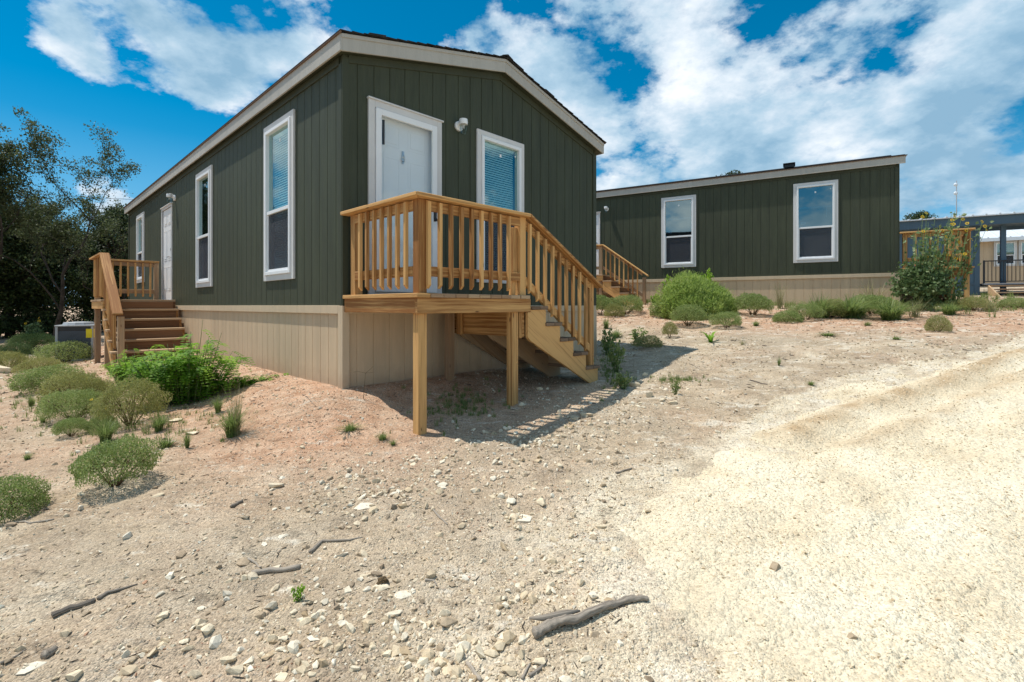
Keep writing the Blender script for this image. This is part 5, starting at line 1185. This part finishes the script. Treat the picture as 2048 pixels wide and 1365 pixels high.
# ------------------------------------------------------------------ trees
def tree(label, cat, loc, h, crown, leafm, nl, leaf, seed, trunk_r=.13, dense=1.0, group=None, lean=(0, 0), bare=0.0, low=.35, spread=.55, name='oak_tree'):
    rr = random.Random(seed); r = np.random.default_rng(seed); root = empty(name, loc, rr.random() * .3, label, cat, group); mb = MB(); tips = []
    def grow(p, d, L, rad, depth):
        n = 4; pts = [p]; rads = [rad]; q = p; dd = d
        for i in range(n):
            dd = (dd + Vector((rr.gauss(0, .20), rr.gauss(0, .20), rr.gauss(.04, .10)))).normalized(); q = q + dd * L / n; pts.append(q); rads.append(rad * (1 - .42 * (i + 1) / n))
            if depth >= 2: tips.append((q, depth))
        mb.tube(pts, rads, 7 if depth < 2 else 5, cap=False)
        if depth < 4:
            k = rr.choice([2, 3, 3]) if depth else rr.choice([3, 4])
            for j in range(k):
                a = rr.random() * 6.283; el = rr.uniform(.25, 1.0) if depth else rr.uniform(.35, .85)
                side = Vector((math.cos(a), math.sin(a), 0)) * spread * 1.6; nd = (dd * .75 + side * el + Vector((0, 0, .18))).normalized()
                grow(pts[rr.choice([2, 3, 4])] if j else q, nd, L * rr.uniform(.58, .85), rads[-1] * (.92 if j == 0 else .68), depth + 1)
        else: tips.append((q, 5))
    grow(Vector((0, 0, -.15)), Vector((lean[0], lean[1], 1)).normalized(), h * low, trunk_r, 0)
    tp = np.array([tuple(t[0]) for t in tips]); mx = np.percentile(tp[:, 2], 99); sc = h / mx * .97
    # keep the wood and the crown at the tree's real height
    for i in range(len(mb.v)): mb.v[i] = mb.v[i] * sc
    tp = tp * sc; keepn = tp[:, 2] > h * .25
    tp = tp[keepn]
    trunk = mb.build('trunk', M['bark'], root, smooth=True)
    ci = r.integers(0, len(tp), int(nl)); 
    if bare: ok = r.random(len(tp)) > bare; ci = ci[ok[ci]]
    cr = crown * (.55 + .9 * r.random(len(tp))); Pn = r.normal(size=(len(ci), 3)); Pn *= (r.random((len(ci), 1)) ** .5) / np.linalg.norm(Pn, axis=1)[:, None]
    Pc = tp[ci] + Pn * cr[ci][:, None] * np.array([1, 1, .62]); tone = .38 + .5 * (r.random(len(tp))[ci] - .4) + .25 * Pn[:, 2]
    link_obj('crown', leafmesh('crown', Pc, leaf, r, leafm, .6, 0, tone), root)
    return root
def tz(x, y): return sz(x, y)
GO = 'dark oaks and junipers beyond the homes'
def tp_(px, Y): return ((px - CX) / FOC * Y, Y)
TR = [(112, 16.0, 7.2, .28, 'oak', 24000, .062, 201, .085, 0, 'tall airy live oak standing open against the sky above the air conditioner', (.0, 0), .38, .5),
      (-12, 15.0, 6.7, .30, 'oak', 20000, .062, 202, .085, 0, 'live oak at the left edge of the photo, left of the tall airy one', (-.05, 0), .36, .5),
      (178, 17.0, 4.9, .16, 'oak', 4200, .06, 213, .055, .55, 'sparse half-dead oak leaning right, between the airy oak and the nearest home', (.34, 0), .42, .35)]
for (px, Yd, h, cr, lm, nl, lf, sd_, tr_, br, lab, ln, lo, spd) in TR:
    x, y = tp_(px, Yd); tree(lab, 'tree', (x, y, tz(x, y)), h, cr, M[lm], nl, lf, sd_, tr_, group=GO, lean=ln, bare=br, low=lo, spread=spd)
def juniper(label, loc, h, w, seed, n=24000, leaf=.10, lowz=.02):
    rr = random.Random(seed); r = np.random.default_rng(seed); root = empty('juniper_tree', loc, 0, label, 'tree', GO); mb = MB()
    mb.tube([(0, 0, -.2), (rr.gauss(0, .08), rr.gauss(0, .08), h * .4), (rr.gauss(0, .15), rr.gauss(0, .15), h * .85)], [.13, .09, .02], 8)
    C = []; 
    for i in range(60):
        t = rr.random() ** .8; z = h * (lowz + (.96 - lowz) * t); rad = w * (.35 + .65 * math.sin(math.pi * min(1, .15 + .8 * (1 - t)))) * rr.uniform(.35, 1.0) * (1 - .55 * t); a = rr.random() * 6.283; c = Vector((math.cos(a) * rad, math.sin(a) * rad, z)); C.append(tuple(c))
        mb.tube([(0, 0, z * .75), c * .6 + Vector((0, 0, z * .3)), c], [.035, .02, .008], 5)
    mb.build('trunk', M['bark'], root, smooth=True)
    C = np.array(C); ci = r.integers(0, len(C), n); rad = (w * .34 * (.5 + .8 * r.random(len(C))))[ci]; Pn = r.normal(size=(n, 3)); Pn *= (r.random((n, 1)) ** .4) / np.linalg.norm(Pn, axis=1)[:, None]
    Pc = C[ci] + Pn * rad[:, None] * np.array([1, 1, .8]); Pc = Pc[Pc[:, 2] > .02]; tone = .35 + .4 * (r.random(len(C))[ci[:len(Pc)]] - .5)
    link_obj('crown', leafmesh('crown', Pc, leaf, r, M['juniper'], .5, .25, tone), root); return root
j1 = juniper('dense dark juniper at the far left under the airy oak', (0, 0, 0), 4.6, 1.9, 301); j2 = juniper('juniper behind the side stairs, its ragged top left of the eave', (0, 0, 0), 5.2, 1.5, 302)
JN = [(j1, 20, 18, 1.0, None), (j2, 240, 20.5, .98, None), (j1, 120, 19, .92, 'dark juniper behind the trunk of the tall airy oak'), (j2, 175, 20, .76, 'dark juniper between the airy oak and the ragged-topped juniper'), (j1, -60, 17.5, 1.1, 'juniper just outside the left edge'),
      (j1, 225, 24, .85, 'shadowed juniper behind the far corner of the nearest home'), (j2, 70, 22, .95, 'dark juniper second row behind the leftmost oaks'), (j2, -180, 17, 1.2, 'tall juniper beyond the left edge of the photo'), (j1, 330, 27, .8, 'juniper hidden behind the nearest home')]
for i, (src, px, Yd, sc, lab) in enumerate(JN):
    x, y = tp_(px, Yd); o = src if lab is None else copy_tree(src)
    if lab: o['label'] = lab
    o.location = (x, y, tz(x, y)); o.scale = (sc * 1.1, sc * 1.1, sc); o.rotation_euler = (0, 0, i * 1.3)
# oaks to the left of the lot: seen only in the window panes and from the side
to = [o for o in COL.objects if o.name.startswith('oak_tree')][:2]
for i, (x, y, s) in enumerate([(-17, 9, 1.0), (-20, 4, 1.1), (-24, 13, 1.25), (-15.5, 13.2, .75), (-26, -2, 1.2)]):
    o = copy_tree(to[i % 2]); o.location = (x, y, tz(x, y)); o.rotation_euler = (0, 0, i * 2.1); o.scale = (s, s, s); o['label'] = ['oak beyond the left edge reflected in the panes of the nearest home', 'big oak far to the left of the lot', 'largest oak left of the woods', 'small oak left of the air conditioner beyond the edge', 'oak behind and left of the viewer'][i]
# tops peeping over the farther home
for i, (px, Yd, top, lab) in enumerate([(1462, 30, 346, 'distant tree whose tip just shows above the roof of the farther home'), (1838, 38, 424, 'distant tree peeping over the blue building right of the farther home'), (1990, 60, 470, 'distant tree seen through the opening of the blue building')]):
    x, y = tp_(px, Yd); o = copy_tree(j2); z = tz(x, y); s = ((HY - top) / FOC * Yd - z) / 5.2; o.location = (x, y, z); o.scale = (s, s, s); o['label'] = lab

# ------------------------------------------------------------------ blue building on the right and the house seen through it
A3 = A2; C3 = np.array([17.05, 18.0])        # x along the wall away to the left is -, frame: x' = towards the right (nearer), y' = away
bx = Vector((-L2[0], -L2[1], 0)); by = Vector((G2[0], G2[1], 0)); RZ3 = math.atan2(bx.y, bx.x); ZB = .34
bb = empty('blue_building', (C3[0], C3[1], ZB), RZ3, 'slate blue building with ribbed metal roof and an open passage', 'building')
m = MB(); siding_sheet(m, -13, 0, -.1, 2.56, [], lambda s, d, z: (s, -d, z), pitch=.3); siding_sheet(m, 0, 2.2, -.1, 2.56, [], lambda s, d, z: (-d, s, z), pitch=.3); m.build('wall', M['blue'], bb)
m = MB(); m.box((-.12, -.03, -.1), (.03, -.0, 2.54)); m.box((-13, -.03, .42), (-.12, 0, .50)); m.build('trim', M['bluetrim'], bb)
def slope(y): return .05 * y
m = MB(); L_ = 9.0; m.box((-13, -.42, 2.55), (L_, -.38, 2.86)); m.box((-13, -.38, 2.55), (L_, -.005, 2.58)); m.box((-13, -.005, 2.53), (L_, .10, 2.80)); m.build('fascia', M['bluetrim'], bb, .004)
m = MB(); m.prism([(-.52, 2.862), (2.6, 3.00), (2.6, 3.04), (-.52, 2.90)], 0, -13, L_)
x = -12.9
while x < L_: m.prism([(-.53, 2.902), (2.6, 3.042), (2.6, 3.075), (-.53, 2.935)], 0, x, x + .05); x += .36
m.build('roof', M['metalroof'], bb)
m = MB(); m.box((.46, .3, 2.54), (L_, .34, 2.75)); m.box((.05, 2.2, 2.62), (L_, 2.24, 2.95)); m.build('inner_beam', M['bluetrim'], bb)
for xx in (.62, 4.6, 8.4): m = MB(); m.box((xx, .05, -.1), (xx + .14, .19, 2.56)); m.build('post', M['bluetrim'], bb, .005)
# raised deck with steps and black railing
dk = empty('entry_steps', (C3[0], C3[1], ZB), RZ3, 'wide wooden steps with black railing in the open passage of the blue building', 'steps')
m = MB(); m.box((.10, -.2, .42), (L_, 2.1, .47)); m.build('deck_floor', M['acmetal'], dk)
for k in range(4):
    m = MB(); z = .34 - k * .125; m.box((.25, -.50 - k * .28, z), (6.5, -.22 - k * .28 + .0, z + .04)); m.build('tread', M['pine_dark'] if k % 2 else M['pine_old'], dk, .004)
m = MB(); m.prism([(-.2, .40), (-1.34, -.02), (-1.34, -.12), (-.2, -.12)], 0, .20, .245); m.build('stringer', M['pine_old'], dk)
m = MB(); m.box((.12, -.03, 1.26), (2.4, .0, 1.30)); m.box((.12, -.03, .52), (2.4, .0, .55)); x = .14
while x < 2.4: m.box((x, -.025, .55), (x + .018, -.007, 1.26)); x += .105
m.box((.12, -.04, .47), (.17, .01, 1.31)); m.box((2.40, -.07, .0), (2.50, .03, 1.75)); m.build('railing', M['black'], dk)
m = MB(); m.beam((2.5, -.02, 1.42), (6.0, -.02, 1.98), .03, .04); m.beam((2.5, -.02, .62), (6.0, -.02, 1.16), .03, .03); x = 2.6
while x < 6.0: t = (x - 2.5) / 3.5; m.box((x, -.025, .63 + t * .53), (x + .018, -.007, 1.42 + t * .54)); x += .105
m.build('railing', M['black'], dk)
# white roofed house behind
C4 = np.array([26.0, 25.0]); bh = empty('tan_house', (C4[0], C4[1], .75), RZ3, 'tan house with white metal roof seen through the passage of the blue building', 'house')
m = MB(); siding_sheet(m, -8, 8, -.4, 2.65, [], lambda s, d, z: (s, -d, z), pitch=.3); m.box((-8, .02, -.4), (8, 6, 2.6)); m.build('wall', M['beige'], bh)
m = MB(); m.prism([(-.4, 2.66), (4.0, 4.3), (4.0, 4.36), (-.4, 2.74)], 0, -8.3, 8.3); x = -8.2
while x < 8.2: m.prism([(-.41, 2.742), (4.0, 4.362), (4.0, 4.40), (-.41, 2.78)], 0, x, x + .05); x += .42
m.prism([(-.42, 2.56), (-.40, 2.56), (-.40, 2.73), (-.42, 2.73)], 0, -8.3, 8.3); m.prism([(4.0, 4.30), (8.4, 2.66), (8.4, 2.74), (4.0, 4.36)], 0, -8.3, 8.3); m.build('roof', M['metalroof'], bh)
for xx in (-4.2, -3.27, -.71, .22, 3.4): 
    w_ = make_window(bh, (xx, -.03, 1.28), 0, .88, 1.30, blind=True, sticker=False)
# pole with two round lamps
x, y = tp_(1913, 40); z = tz(x, y); top = (HY - 362) / FOC * 40 - z
pl_ = empty('light_pole', (x, y, z), 0, 'thin pole with two round lamps far behind the blue building', 'light pole')
MB().tube([(0, 0, 0), (0, 0, top)], [.045, .03], 8).build('pole', M['acmetal'], pl_)
for dz in (.35, 1.05):
    m = MB(); m.lathe([(0, 0), (.12, -.02), (.15, -.10), (.12, -.16), (0, -.18)], (0, 0, 0), 16, 1); l = m.build('lamp_head', M['metalroof'], pl_, smooth=True); l.location = (-.19, -.05, top - dz)
# power line over the woods
m = MB()
for dz in (0, -3.4):
    A = Vector(((-100 - CX) / FOC * 32, 32, (HY - 372) / FOC * 32 + dz)); B_ = Vector(((700 - CX) / FOC * 40, 40, (HY - 385) / FOC * 40 + dz)); m.tube([A.lerp(B_, t) - Vector((0, 0, .8 * math.sin(math.pi * t))) for t in np.linspace(0, 1, 16)], .014, 5)
pw = m.build('power_line', M['black']); tag(pw, 'thin power lines crossing the sky above the woods on the left', 'power line')
